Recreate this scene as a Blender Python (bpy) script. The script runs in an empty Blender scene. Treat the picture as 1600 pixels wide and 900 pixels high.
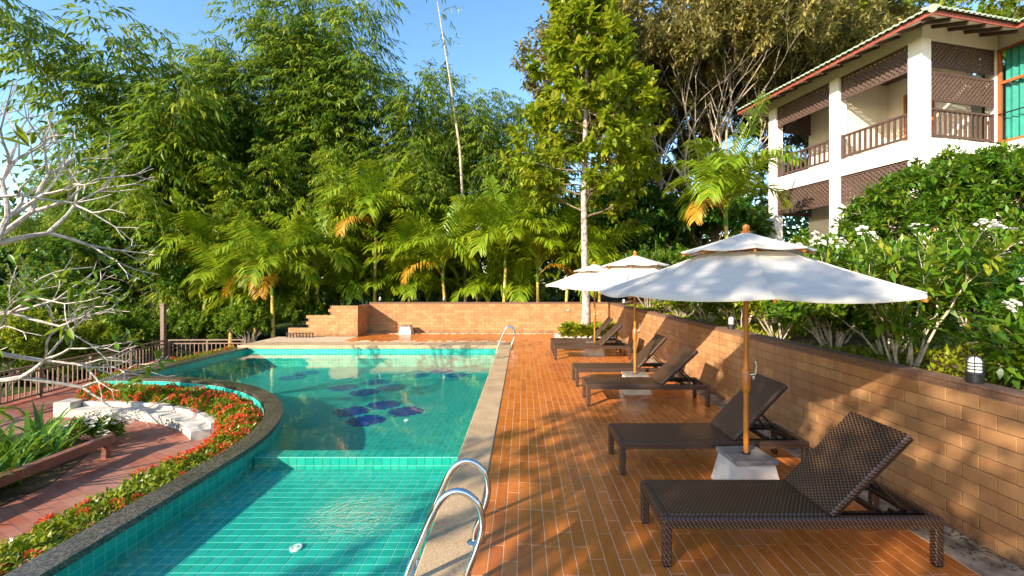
import bpy, bmesh, math, random
import numpy as np
from mathutils import Vector, Matrix
from mathutils.geometry import tessellate_polygon

random.seed(7)
RNG = np.random.default_rng(7)
sc = bpy.context.scene
COL = sc.collection

# ------------------------------------------------------------------ camera
cam_d = bpy.data.cameras.new('camera')
cam = bpy.data.objects.new('camera', cam_d)
COL.objects.link(cam)
cam.location = (0, 0, 2.0)
cam.rotation_euler = (math.radians(90), 0, 0)
cam_d.sensor_width = 36.0
cam_d.lens = 710 / 1600 * 36.0
cam_d.shift_x = -17 / 1600
cam_d.shift_y = -10 / 1600
cam_d.clip_start = 0.05
cam_d.clip_end = 3000
sc.camera = cam

# ------------------------------------------------------------------ sky + sun
LIGHT = Vector((1.0, 1.12, -0.66)).normalized()      # direction the sunlight travels
ELEV = math.asin(-LIGHT.z)
world = bpy.data.worlds.new('World')
sc.world = world
world.use_nodes = True
wn = world.node_tree.nodes
wl = world.node_tree.links
wn.clear()
w_out = wn.new('ShaderNodeOutputWorld')
w_bg = wn.new('ShaderNodeBackground')
w_sky = wn.new('ShaderNodeTexSky')
w_sky.sky_type = 'NISHITA'
w_sky.sun_disc = False
w_sky.sun_elevation = ELEV
w_sky.sun_rotation = math.atan2(-LIGHT.x, -LIGHT.y)
w_sky.air_density = 1.0
w_sky.dust_density = 0.5
w_sky.ozone_density = 1.4
w_bg.inputs['Strength'].default_value = 0.15
w_hs = wn.new('ShaderNodeHueSaturation')
w_hs.inputs['Saturation'].default_value = 1.2
w_hs.inputs['Value'].default_value = 1.2
wl.new(w_sky.outputs[0], w_hs.inputs['Color'])
wl.new(w_hs.outputs[0], w_bg.inputs[0])
wl.new(w_bg.outputs[0], w_out.inputs[0])

sun_d = bpy.data.lights.new('sun', 'SUN')
sun = bpy.data.objects.new('sun', sun_d)
COL.objects.link(sun)
sun_d.energy = 5.0
sun_d.angle = math.radians(0.55)
sun_d.color = (1.0, 0.87, 0.69)
sun.rotation_euler = LIGHT.to_track_quat('-Z', 'Y').to_euler()
sun.location = (-20, -20, 20)

vs = sc.view_settings
vs.view_transform = 'Standard'
vs.look = 'None'
vs.gamma = 1.0
vs.use_curve_mapping = False
vs.exposure = 1.05
sc.cycles.max_bounces = 8
sc.cycles.transparent_max_bounces = 12
sc.cycles.caustics_reflective = False
sc.cycles.caustics_refractive = False


# ================================================================== materials
def srgb(r, g, b):
    f = lambda c: (c / 255 / 12.92) if c / 255 <= 0.04045 else ((c / 255 + 0.055) / 1.055) ** 2.4
    return (f(r), f(g), f(b), 1.0)


class NT:
    """small helper round a material node tree"""
    def __init__(self, name):
        self.m = bpy.data.materials.new(name)
        self.m.use_nodes = True
        self.t = self.m.node_tree
        self.t.nodes.clear()
        self.out = self.n('ShaderNodeOutputMaterial')

    def n(self, kind, **kw):
        nd = self.t.nodes.new(kind)
        for k, v in kw.items():
            if hasattr(nd, k):
                setattr(nd, k, v)
        return nd

    def l(self, a, b):
        self.t.links.new(a, b)

    def val(self, sock, v):
        sock.default_value = v

    def coords(self, scale=(1, 1, 1), kind='Object', rot=(0, 0, 0)):
        tc = self.n('ShaderNodeTexCoord')
        mp = self.n('ShaderNodeMapping')
        mp.inputs['Scale'].default_value = scale
        mp.inputs['Rotation'].default_value = rot
        self.l(tc.outputs[kind], mp.inputs['Vector'])
        return mp.outputs[0]

    def geo_pos(self):
        g = self.n('ShaderNodeNewGeometry')
        return g.outputs['Position']

    def noise(self, vec, scale, detail=4, rough=0.55, dist=0.0):
        nd = self.n('ShaderNodeTexNoise')
        nd.inputs['Scale'].default_value = scale
        nd.inputs['Detail'].default_value = detail
        nd.inputs['Roughness'].default_value = rough
        nd.inputs['Distortion'].default_value = dist
        if vec is not None:
            self.l(vec, nd.inputs['Vector'])
        return nd.outputs['Fac']

    def ramp(self, fac, stops):
        r = self.n('ShaderNodeValToRGB')
        el = r.color_ramp.elements
        while len(el) < len(stops):
            el.new(0.5)
        for e, (p, c) in zip(el, stops):
            e.position = p
            e.color = c
        self.l(fac, r.inputs[0])
        return r.outputs[0]

    def mix(self, fac, a, b, mode='MIX'):
        m = self.n('ShaderNodeMix', data_type='RGBA', blend_type=mode)
        for s, v in ((0, fac), (6, a), (7, b)):
            if hasattr(v, 'links') or hasattr(v, 'is_linked'):
                self.l(v, m.inputs[s])
            else:
                m.inputs[s].default_value = v
        return m.outputs[2]

    def math(self, op, a, b=None, c=None):
        m = self.n('ShaderNodeMath', operation=op)
        for i, v in enumerate((a, b, c)):
            if v is None:
                continue
            if hasattr(v, 'is_linked'):
                self.l(v, m.inputs[i])
            else:
                m.inputs[i].default_value = v
        return m.outputs[0]

    def bump(self, h, strength=0.3, dist=0.01, normal=None):
        b = self.n('ShaderNodeBump')
        b.inputs['Strength'].default_value = strength
        b.inputs['Distance'].default_value = dist
        self.l(h, b.inputs['Height'])
        if normal is not None:
            self.l(normal, b.inputs['Normal'])
        return b.outputs[0]

    def principled(self, color, rough=0.6, metal=0.0, normal=None, spec=0.5):
        p = self.n('ShaderNodeBsdfPrincipled')
        for key, v in (('Base Color', color), ('Roughness', rough), ('Metallic', metal), ('Specular IOR Level', spec)):
            if hasattr(v, 'is_linked'):
                self.l(v, p.inputs[key])
            else:
                p.inputs[key].default_value = v
        if normal is not None:
            self.l(normal, p.inputs['Normal'])
        return p

    def done(self, shader):
        self.l(shader, self.out.inputs['Surface'])
        return self.m


def schlick(t, normal=None, f0=0.02):
    g = t.n('ShaderNodeNewGeometry')
    dt = t.n('ShaderNodeVectorMath', operation='DOT_PRODUCT')
    t.l(g.outputs['Incoming'], dt.inputs[0])
    t.l(normal if normal is not None else g.outputs['Normal'], dt.inputs[1])
    c = t.math('ABSOLUTE', dt.outputs['Value'])
    k = t.math('POWER', t.math('SUBTRACT', 1.0, t.math('MINIMUM', c, 1.0)), 5.0)
    return t.math('MULTIPLY_ADD', k, 1 - f0, f0)


def rnd_and_var(t):
    """per-piece random: object random for single pieces + the 'var' attribute of joined ones"""
    oi = t.n('ShaderNodeObjectInfo')
    at = t.n('ShaderNodeAttribute')
    at.attribute_name = 'var'
    s = t.math('ADD', oi.outputs['Random'], at.outputs['Fac'])
    return t.math('FRACT', s)


def mat_plain(name, col, rough=0.6, metal=0.0, nscale=12, namt=0.25, bump=0.15, spec=0.5):
    t = NT(name)
    v = t.coords()
    nz = t.noise(v, nscale, 5)
    dark = tuple(c * (1 - namt) for c in col[:3]) + (1,)
    lite = tuple(min(1, c * (1 + namt)) for c in col[:3]) + (1,)
    c = t.ramp(nz, [(0.3, dark), (0.7, lite)])
    nb = t.bump(t.noise(v, nscale * 5, 4), bump, 0.004)
    return t.done(t.principled(c, rough, metal, nb, spec).outputs[0])


def mat_leaf(name, stops, rough=0.42, trans=0.35, tcol=None):
    trans = min(.48, trans * 1.25) if trans > .1 else trans
    t = NT(name)
    at = t.n('ShaderNodeAttribute')
    at.attribute_name = 'var'
    oi = t.n('ShaderNodeObjectInfo')
    f = t.math('ADD', at.outputs['Fac'], t.math('MULTIPLY', t.math('SUBTRACT', oi.outputs['Random'], 0.5), 0.22))
    c = t.ramp(f, stops)
    p = t.principled(c, rough, 0, None, 0.45)
    tr = t.n('ShaderNodeBsdfTranslucent')
    tc = t.mix(0.5, c, tcol or (0.25, 0.32, 0.02, 1), 'MIX')
    t.l(tc, tr.inputs['Color'])
    m = t.n('ShaderNodeMixShader')
    m.inputs[0].default_value = trans
    t.l(p.outputs[0], m.inputs[1])
    t.l(tr.outputs[0], m.inputs[2])
    return t.done(m.outputs[0])


M = {}


def build_materials():
    # deck planks: terracotta-orange wood-look ceramic, glossy
    t = NT('deck_plank')
    r = rnd_and_var(t)
    pos = t.geo_pos()
    mp = t.n('ShaderNodeMapping')
    mp.inputs['Scale'].default_value = (14, 2.2, 1)
    t.l(pos, mp.inputs['Vector'])
    cmb = t.n('ShaderNodeCombineXYZ')
    t.l(t.math('MULTIPLY', r, 37.0), cmb.inputs[2])
    add = t.n('ShaderNodeVectorMath', operation='ADD')
    t.l(mp.outputs[0], add.inputs[0]); t.l(cmb.outputs[0], add.inputs[1])
    grain = t.noise(add.outputs[0], 2.2, 6, 0.65, 0.6)
    base = t.ramp(r, [(0.0, (0.51, 0.140, 0.022, 1)), (0.5, (0.60, 0.172, 0.027, 1)), (1.0, (0.66, 0.21, 0.040, 1))])
    c = t.mix(t.ramp(grain, [(0.3, (0, 0, 0, 1)), (0.72, (1, 1, 1, 1))]), base, (0.22, 0.05, 0.014, 1))
    c = t.mix(0.3, base, c)
    stain = t.noise(pos, 1.1, 5, 0.6)
    c = t.mix(t.math('MULTIPLY', t.ramp(stain, [(0.45, (0, 0, 0, 1)), (0.75, (1, 1, 1, 1))]), 0.35), c, (0.2, 0.065, 0.025, 1))
    ro = t.ramp(t.noise(pos, 3.0, 4), [(0.3, (0.2, 0.2, 0.2, 1)), (0.7, (0.36, 0.36, 0.36, 1))])
    M['plank'] = t.done(t.principled(c, ro, 0, t.bump(grain, 0.12, 0.003), 0.5).outputs[0])
    M['grout'] = mat_plain('grout', (0.74, 0.50, 0.30, 1), 0.85, 0, 30, 0.25)

    # wall blocks
    t = NT('wall_brick')
    r = rnd_and_var(t)
    pos = t.geo_pos()
    base = t.ramp(r, [(0.0, (0.38, 0.185, 0.07, 1)), (0.35, (0.47, 0.25, 0.098, 1)), (0.7, (0.55, 0.31, 0.13, 1)), (1.0, (0.43, 0.205, 0.078, 1))])
    n1 = t.noise(pos, 9, 6, 0.6)
    n2 = t.noise(pos, 90, 3, 0.6)
    c = t.mix(t.math('MULTIPLY', n1, 0.6), base, (0.26, 0.105, 0.05, 1))
    c = t.mix(t.math('MULTIPLY', t.ramp(n2, [(0.5, (0, 0, 0, 1)), (0.75, (1, 1, 1, 1))]), 0.22), c, (0.55, 0.33, 0.19, 1))
    sep = t.n('ShaderNodeSeparateXYZ')
    t.l(pos, sep.inputs[0])
    # mould near the ground, a stain of its own shape
    g = t.math('SUBTRACT', t.noise(pos, 5, 5, 0.7), t.math('MULTIPLY', sep.outputs[2], 1.7))
    c = t.mix(t.ramp(g, [(0.28, (0, 0, 0, 1)), (0.55, (0.75, 0.75, 0.75, 1))]), c, (0.10, 0.055, 0.035, 1))
    mp = t.n('ShaderNodeMapping'); mp.inputs['Scale'].default_value = (7, 7, .7)
    t.l(pos, mp.inputs['Vector'])
    c = t.mix(t.math('MULTIPLY', t.ramp(t.noise(mp.outputs[0], 1.0, 5, .6), [(0.5, (0, 0, 0, 1)), (0.72, (1, 1, 1, 1))]), 0.4), c, (0.17, 0.085, 0.05, 1))
    M['brick'] = t.done(t.principled(c, 0.8, 0, t.bump(n2, 0.35, 0.004), 0.3).outputs[0])
    M['mortar'] = mat_plain('mortar', (0.19, 0.10, 0.06, 1), 0.9, 0, 40, 0.3)

    # pool tiles (single pieces / joined)
    def pool_tile(name, lo, hi):
        t = NT(name)
        r = rnd_and_var(t)
        c = t.ramp(r, [(0, lo), (1, hi)])
        n = t.noise(t.geo_pos(), 6, 4)
        c = t.mix(t.math('MULTIPLY', n, 0.3), c, (lo[0] * .7, lo[1] * .75, lo[2] * .8, 1))
        return t.done(t.principled(c, 0.22, 0, None, 0.5).outputs[0])
    M['tile'] = pool_tile('pool_tile', (0.013, 0.37, 0.27, 1), (0.03, 0.47, 0.35, 1))
    M['tile_blue'] = pool_tile('pool_tile_blue', (0.008, 0.02, 0.17, 1), (0.015, 0.045, 0.27, 1))
    M['tile_grout'] = mat_plain('tile_grout', (0.50, 0.72, 0.58, 1), 0.7, 0, 20, 0.15)

    # tiled surfaces too far to pick apart: 10 cm grid
    def tile_grid(name, col, grout, axes):
        t = NT(name)
        pos = t.geo_pos()
        sep = t.n('ShaderNodeSeparateXYZ')
        t.l(pos, sep.inputs[0])
        line = None
        cell = []
        for a in axes:
            s = t.math('MULTIPLY', sep.outputs[a], 10.0)
            fr = t.math('FRACT', s)
            e = t.math('ABSOLUTE', t.math('SUBTRACT', fr, 0.5))
            g = t.math('GREATER_THAN', e, 0.455)
            line = g if line is None else t.math('MAXIMUM', line, g)
            cell.append(t.math('FLOOR', s))
        wn_ = t.n('ShaderNodeTexWhiteNoise', noise_dimensions='2D')
        cb = t.n('ShaderNodeCombineXYZ')
        t.l(cell[0], cb.inputs[0]); t.l(cell[1], cb.inputs[1])
        t.l(cb.outputs[0], wn_.inputs['Vector'])
        c = t.ramp(wn_.outputs['Value'], [(0, tuple(x * .82 for x in col[:3]) + (1,)), (1, tuple(x * 1.15 for x in col[:3]) + (1,))])
        c = t.mix(line, c, grout)
        return t.done(t.principled(c, 0.3, 0, None, 0.4).outputs[0])
    M['floor_tiles_dimmed'] = tile_grid('pool_floor_tiles_dimmed', (0.009, 0.29, 0.235), (0.07, 0.40, 0.33, 1), (0, 1))  # darker than the shallow tiles: deep water's light loss put into the colour
    M['wall_tiles_x'] = tile_grid('pool_wall_tiles_x', (0.015, 0.42, 0.31), (0.16, 0.56, 0.42, 1), (1, 2))
    M['wall_tiles_y'] = tile_grid('pool_wall_tiles_y', (0.02, 0.46, 0.35), (0.24, 0.6, 0.42, 1), (0, 2))

    # water: clear sheet, mirror by the Fresnel law
    t = NT('water')
    pos = t.geo_pos()
    mp = t.n('ShaderNodeMapping')
    mp.inputs['Scale'].default_value = (1.0, 0.55, 1)
    t.l(pos, mp.inputs['Vector'])
    h1 = t.noise(mp.outputs[0], 1.6, 2, 0.5, 0.4)
    h2 = t.noise(mp.outputs[0], 7.0, 2, 0.5)
    # ring ripples where the jet comes up in the shallow part
    sub = t.n('ShaderNodeVectorMath', operation='SUBTRACT')
    t.l(pos, sub.inputs[0])
    sub.inputs[1].default_value = (-1.55, 4.25, -0.19)
    ln = t.n('ShaderNodeVectorMath', operation='LENGTH')
    t.l(sub.outputs[0], ln.inputs[0])
    ring = t.math('SINE', t.math('MULTIPLY', t.math('ADD', ln.outputs['Value'], t.math('MULTIPLY', t.noise(pos, 6, 3), 0.30)), 70.0))
    fall = t.math('POWER', t.math('MAXIMUM', t.math('SUBTRACT', 1.0, t.math('DIVIDE', ln.outputs['Value'], 0.8)), 0.0), 1.6)
    ring = t.math('MULTIPLY', ring, fall)
    nrm = t.bump(h1, 0.07, 0.06)
    nrm = t.bump(h2, 0.07, 0.02, nrm)
    nrm = t.bump(t.math('MULTIPLY', t.noise(pos, 34, 3), fall), 1.0, 0.035, nrm)
    nrm = t.bump(ring, 0.4, 0.012, nrm)
    refl = schlick(t, nrm, 0.02)
    gl = t.n('ShaderNodeBsdfGlossy')
    gl.inputs['Roughness'].default_value = 0.015
    gl.inputs['Color'].default_value = (1, 1, 1, 1)
    t.l(nrm, gl.inputs['Normal'])
    tr = t.n('ShaderNodeBsdfTransparent')
    tr.inputs['Color'].default_value = (0.80, 0.98, 0.98, 1)
    mx = t.n('ShaderNodeMixShader')
    t.l(refl, mx.inputs[0])
    t.l(tr.outputs[0], mx.inputs[1]); t.l(gl.outputs[0], mx.inputs[2])
    M['water'] = t.done(mx.outputs[0])

    # pebble-wash coping
    def pebble(name, a, b, c3, rough, sc_=160, spec=0.4):
        t = NT(name)
        pos = t.geo_pos()
        vo = t.n('ShaderNodeTexVoronoi')
        vo.inputs['Scale'].default_value = sc_
        t.l(pos, vo.inputs['Vector'])
        cc = t.ramp(vo.outputs['Color'], [(0.1, a), (0.5, b), (0.9, c3)])
        st = t.noise(pos, 2.2, 5, 0.6)
        cc = t.mix(t.math('MULTIPLY', t.ramp(st, [(0.42, (0, 0, 0, 1)), (0.7, (1, 1, 1, 1))]), 0.45), cc, tuple(x * .55 for x in a[:3]) + (1,))
        return t.done(t.principled(cc, rough, 0, t.bump(vo.outputs['Distance'], 0.4, 0.004), spec).outputs[0])
    M['coping'] = pebble('pebble_coping', (0.36, 0.22, 0.11, 1), (0.52, 0.36, 0.2, 1), (0.66, 0.5, 0.32, 1), 0.6)
    M['dark_coping'] = pebble('dark_pebble_coping', (0.025, 0.023, 0.022, 1), (0.07, 0.062, 0.055, 1), (0.2, 0.17, 0.13, 1), 0.18, 90, 0.6)
    M['concrete'] = mat_plain('concrete', (0.33, 0.26, 0.18, 1), 0.85, 0, 5, 0.75, 0.5)
    M['apron'] = mat_plain('apron', (0.55, 0.42, 0.29, 1), 0.7, 0, 5, 0.2, 0.3)

    # terrace pavers (far and raking: pattern in the material)
    t = NT('terrace_pavers')
    v = t.coords((1, 1, 1), 'Object', (0, 0, 0.5))
    bt = t.n('ShaderNodeTexBrick')
    bt.inputs['Scale'].default_value = 1.0
    bt.inputs['Brick Width'].default_value = 0.22
    bt.inputs['Row Height'].default_value = 0.11
    bt.inputs['Mortar Size'].default_value = 0.005
    bt.inputs['Color1'].default_value = (0.30, 0.075, 0.042, 1)
    bt.inputs['Color2'].default_value = (0.40, 0.13, 0.07, 1)
    bt.inputs['Mortar'].default_value = (0.16, 0.07, 0.05, 1)
    t.l(v, bt.inputs['Vector'])
    st = t.noise(v, 1.3, 6, 0.65)
    c = t.mix(t.math('MULTIPLY', t.ramp(st, [(0.4, (0, 0, 0, 1)), (0.7, (1, 1, 1, 1))]), 0.5), bt.outputs[0], (0.36, 0.24, 0.18, 1))
    M['terrace'] = t.done(t.principled(c, 0.6, 0, t.bump(bt.outputs['Fac'], -0.4, 0.004), 0.35).outputs[0])

    # soils
    t = NT('soil')
    pos = t.geo_pos()
    n = t.noise(pos, 2.5, 8, 0.65)
    n2 = t.noise(pos, 30, 4, 0.6)
    c = t.ramp(n, [(0.3, (0.05, 0.03, 0.018, 1)), (0.5, (0.13, 0.085, 0.045, 1)), (0.72, (0.30, 0.22, 0.12, 1))])
    M['soil'] = t.done(t.principled(c, 0.95, 0, t.bump(n2, 0.8, 0.03), 0.1).outputs[0])
    t = NT('ground')
    pos = t.geo_pos()
    n = t.noise(pos, 0.4, 8, 0.65)
    c = t.ramp(n, [(0.3, (0.025, 0.045, 0.012, 1)), (0.6, (0.06, 0.09, 0.02, 1)), (0.8, (0.12, 0.09, 0.04, 1))])
    M['ground'] = t.done(t.principled(c, 0.95, 0, t.bump(t.noise(pos, 6, 6), 0.8, 0.1), 0.1).outputs[0])

    # woven rattan
    t = NT('rattan')
    v = t.coords((1, 1, 1))
    sep = t.n('ShaderNodeSeparateXYZ')
    t.l(v, sep.inputs[0])
    sx = t.math('SINE', t.math('MULTIPLY', t.math('ADD', sep.outputs[0], sep.outputs[2]), 2 * math.pi / 0.030))
    sy = t.math('SINE', t.math('MULTIPLY', t.math('ADD', sep.outputs[1], t.math('MULTIPLY', sep.outputs[2], 0.5)), 2 * math.pi / 0.044))
    w = t.math('MULTIPLY', sx, sy)
    w01 = t.math('MULTIPLY_ADD', w, 0.5, 0.5)
    c = t.ramp(w01, [(0.2, (0.008, 0.006, 0.006, 1)), (0.5, (0.045, 0.025, 0.017, 1)), (0.9, (0.16, 0.085, 0.05, 1))])
    M['rattan'] = t.done(t.principled(c, 0.38, 0, t.bump(w01, 0.7, 0.004), 0.5).outputs[0])
    M['dark_metal'] = mat_plain('dark_metal', (0.012, 0.010, 0.010, 1), 0.4, 0.2, 20, 0.3)
    M['steel'] = mat_plain('polished_steel', (0.72, 0.70, 0.68, 1), 0.07, 1.0, 3, 0.04, 0.02)
    M['chrome'] = mat_plain('crank_steel', (0.6, 0.6, 0.6, 1), 0.2, 1.0, 30, 0.1)

    # canvas
    t = NT('canvas')
    v = t.coords()
    n = t.noise(v, 3.5, 5)
    c = t.ramp(n, [(0.3, (0.60, 0.57, 0.51, 1)), (0.7, (0.68, 0.65, 0.59, 1))])
    st = t.noise(v, 9, 6, 0.7)
    c = t.mix(t.math('MULTIPLY', t.ramp(st, [(0.60, (0, 0, 0, 1)), (0.75, (1, 1, 1, 1))]), 0.25), c, (0.45, 0.36, 0.25, 1))
    p = t.principled(c, 0.85, 0, t.bump(t.noise(v, 6, 4), 0.5, 0.03), 0.2)
    tr = t.n('ShaderNodeBsdfTranslucent')
    tr.inputs['Color'].default_value = (0.75, 0.62, 0.42, 1)
    mx = t.n('ShaderNodeMixShader'); mx.inputs[0].default_value = 0.22
    t.l(p.outputs[0], mx.inputs[1]); t.l(tr.outputs[0], mx.inputs[2])
    M['canvas'] = t.done(mx.outputs[0])
    t = NT('varnished_wood')
    v = t.coords((30, 30, 2))
    n = t.noise(v, 1.5, 6, 0.6, 0.8)
    c = t.ramp(n, [(0.3, (0.30, 0.09, 0.012, 1)), (0.7, (0.52, 0.2, 0.03, 1))])
    M['pole_wood'] = t.done(t.principled(c, 0.3, 0, None, 0.5).outputs[0])
    M['marble'] = mat_plain('block_marble', (0.62, 0.58, 0.52, 1), 0.5, 0, 3.5, 0.22, 0.1)
    M['slate'] = mat_plain('slab_slate', (0.22, 0.19, 0.17, 1), 0.55, 0, 9, 0.4, 0.2)

    M['fence'] = mat_plain('fence_paint', (0.20, 0.125, 0.085, 1), 0.55, 0, 15, 0.25)
    M['brown_paint'] = mat_plain('brown_paint', (0.22, 0.085, 0.05, 1), 0.5, 0, 8, 0.25)
    M['white_block'] = mat_plain('white_block', (0.50, 0.46, 0.39, 1), 0.8, 0, 5, 0.4, 0.3)
    M['plaster'] = mat_plain('plaster', (0.80, 0.72, 0.58, 1), 0.85, 0, 4, 0.06, 0.1)
    for nm, colr in (('plaster', (0.80, 0.72, 0.58, 1)), ('plaster_white', (0.84, 0.80, 0.72, 1))):
        t = NT(nm)
        v = t.coords((6, 6, .5))
        st = t.ramp(t.noise(v, 1.0, 6, .62), [(0.5, (0, 0, 0, 1)), (0.8, (1, 1, 1, 1))])
        c = t.mix(t.math('MULTIPLY', st, 0.35), colr, (0.46, 0.40, 0.31, 1))
        M[nm] = t.done(t.principled(c, 0.85, 0, t.bump(t.noise(t.coords(), 40, 3), .15, .005), .3).outputs[0])
    M['wood_dark'] = mat_plain('stained_timber', (0.085, 0.048, 0.036, 1), 0.6, 0, 18, 0.35)
    M['wood_lattice'] = mat_plain('lattice_timber', (0.105, 0.064, 0.048, 1), 0.65, 0, 18, 0.35)
    M['red_frame'] = mat_plain('window_frame', (0.42, 0.11, 0.03, 1), 0.45, 0, 10, 0.2)
    M['fascia'] = mat_plain('fascia', (0.30, 0.075, 0.045, 1), 0.55, 0, 10, 0.25)
    M['roof'] = mat_plain('roof_tile', (0.30, 0.36, 0.25, 1), 0.6, 0, 5, 0.3, 0.2)
    M['curtain'] = mat_plain('curtain', (0.10, 0.40, 0.35, 1), 0.85, 0, 5, 0.1)
    M['dark_room'] = mat_plain('dark_room', (0.05, 0.045, 0.04, 1), 0.8)
    t = NT('window_glass')
    refl = schlick(t, None, 0.04)
    gl = t.n('ShaderNodeBsdfGlossy'); gl.inputs['Roughness'].default_value = 0.02
    tr = t.n('ShaderNodeBsdfTransparent'); tr.inputs['Color'].default_value = (0.8, 0.92, 0.9, 1)
    mx = t.n('ShaderNodeMixShader')
    t.l(refl, mx.inputs[0]); t.l(tr.outputs[0], mx.inputs[1]); t.l(gl.outputs[0], mx.inputs[2])
    M['glass'] = t.done(mx.outputs[0])
    M['lamp_body'] = mat_plain('lamp_body', (0.03, 0.03, 0.032, 1), 0.45, 0.3, 20, 0.2)
    M['lamp_glass'] = mat_plain('lamp_opal', (0.78, 0.78, 0.78, 1), 0.25, 0, 10, 0.03)
    M['drain'] = mat_plain('pool_inlet', (0.7, 0.68, 0.6, 1), 0.4)

    # barks
    M['bark_pale'] = mat_plain('pale_bark', (0.42, 0.34, 0.26, 1), 0.9, 0, 9, 0.4, 0.6)
    M['bark'] = mat_plain('bark', (0.20, 0.14, 0.09, 1), 0.9, 0, 10, 0.4, 0.6)
    M['bark_plumeria'] = mat_plain('plumeria_bark', (0.46, 0.40, 0.35, 1), 0.85, 0, 14, 0.45, 0.5)
    M['culm'] = mat_plain('bamboo_culm', (0.22, 0.22, 0.09, 1), 0.5, 0, 8, 0.3)
    M['culm_bare'] = mat_plain('bare_culm', (0.40, 0.33, 0.24, 1), 0.6, 0, 8, 0.3)
    t = NT('palm_trunk')
    pos = t.coords()
    sep = t.n('ShaderNodeSeparateXYZ'); t.l(pos, sep.inputs[0])
    s = t.math('FRACT', t.math('MULTIPLY', sep.outputs[2], 7.0))
    c = t.ramp(s, [(0.0, (0.16, 0.12, 0.05, 1)), (0.1, (0.46, 0.34, 0.05, 1)), (0.9, (0.52, 0.40, 0.07, 1)), (1.0, (0.3, 0.26, 0.08, 1))])
    M['palm_trunk'] = t.done(t.principled(c, 0.5).outputs[0])
    t = NT('mottled_trunk')
    v = t.coords((1, 1, 0.8))
    n = t.noise(v, 9, 4, 0.6)
    c = t.ramp(n, [(0.38, (0.16, 0.12, 0.10, 1)), (0.48, (0.38, 0.31, 0.27, 1)), (0.7, (0.52, 0.44, 0.38, 1))])
    M['mottled'] = t.done(t.principled(c, 0.85, 0, t.bump(n, 0.4, 0.01)).outputs[0])

    L = lambda *a: [(p, c + (1,)) for p, c in a]
    M['l_bamboo'] = mat_leaf('bamboo_leaf', L((0, (0.030, 0.085, 0.010)), (0.45, (0.12, 0.22, 0.016)), (1, (0.34, 0.40, 0.04))))
    M['l_bamboo2'] = mat_leaf('bamboo_leaf_bright', L((0, (0.050, 0.115, 0.010)), (0.5, (0.150, 0.250, 0.014)), (1, (0.40, 0.43, 0.03))))
    M['l_palm'] = mat_leaf('palm_leaf', L((0, (0.080, 0.168, 0.011)), (0.5, (0.20, 0.33, 0.014)), (1, (0.44, 0.45, 0.020))), 0.35, 0.35, (0.4, 0.42, 0.02, 1))
    M['l_palm_dry'] = mat_leaf('dry_palm_leaf', L((0, (0.42, 0.17, 0.012)), (0.5, (0.52, 0.28, 0.02)), (1, (0.55, 0.36, 0.05))), 0.5, 0.3, (0.6, 0.3, 0.02, 1))
    M['l_teak'] = mat_leaf('broad_leaf', L((0, (0.080, 0.168, 0.011)), (0.5, (0.232, 0.336, 0.013)), (0.9, (0.360, 0.360, 0.018)), (1, (0.360, 0.360, 0.022))), 0.4, 0.38, (0.42, 0.45, 0.02, 1))
    M['l_brown'] = mat_leaf('dry_olive_leaf', L((0, (0.09, 0.11, 0.025)), (0.5, (0.28, 0.24, 0.06)), (1, (0.46, 0.36, 0.12))), 0.6, 0.25, (0.3, 0.25, 0.06, 1))
    M['l_dark'] = mat_leaf('dark_leaf', L((0, (0.017, 0.070, 0.011)), (0.55, (0.043, 0.140, 0.015)), (1, (0.145, 0.266, 0.022))), 0.3, 0.25)
    M['l_shrub'] = mat_leaf('shrub_leaf', L((0, (0.043, 0.126, 0.011)), (0.5, (0.123, 0.266, 0.015)), (1, (0.348, 0.360, 0.022))), 0.38, 0.35)
    M['l_lime'] = mat_leaf('lime_leaf', L((0, (0.131, 0.238, 0.011)), (0.5, (0.319, 0.360, 0.013)), (1, (0.360, 0.360, 0.022))), 0.45, 0.35)
    M['l_lily'] = mat_leaf('lily_leaf', L((0, (0.043, 0.140, 0.015)), (0.5, (0.102, 0.266, 0.020)), (1, (0.261, 0.360, 0.033))), 0.28, 0.3)
    M['l_ixora'] = mat_leaf('ixora_leaf', L((0, (0.065, 0.126, 0.009)), (0.5, (0.217, 0.266, 0.011)), (1, (0.360, 0.360, 0.017))), 0.35, 0.3)
    M['litter'] = mat_leaf('dead_leaf', L((0, (0.025, 0.016, 0.010)), (0.6, (0.08, 0.045, 0.02)), (1, (0.20, 0.12, 0.05))), 0.8, 0.05)
    M['petal_red'] = mat_leaf('red_petal', L((0, (0.62, 0.035, 0.012)), (0.5, (0.72, 0.075, 0.02)), (1, (0.80, 0.17, 0.03))), 0.6, 0.25, (0.8, 0.1, 0.02, 1))
    M['petal_white'] = mat_leaf('white_petal', L((0, (0.74, 0.70, 0.60)), (0.6, (0.80, 0.77, 0.70)), (1, (0.82, 0.70, 0.40))), 0.6, 0.3, (0.8, 0.75, 0.6, 1))


build_materials()


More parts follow.
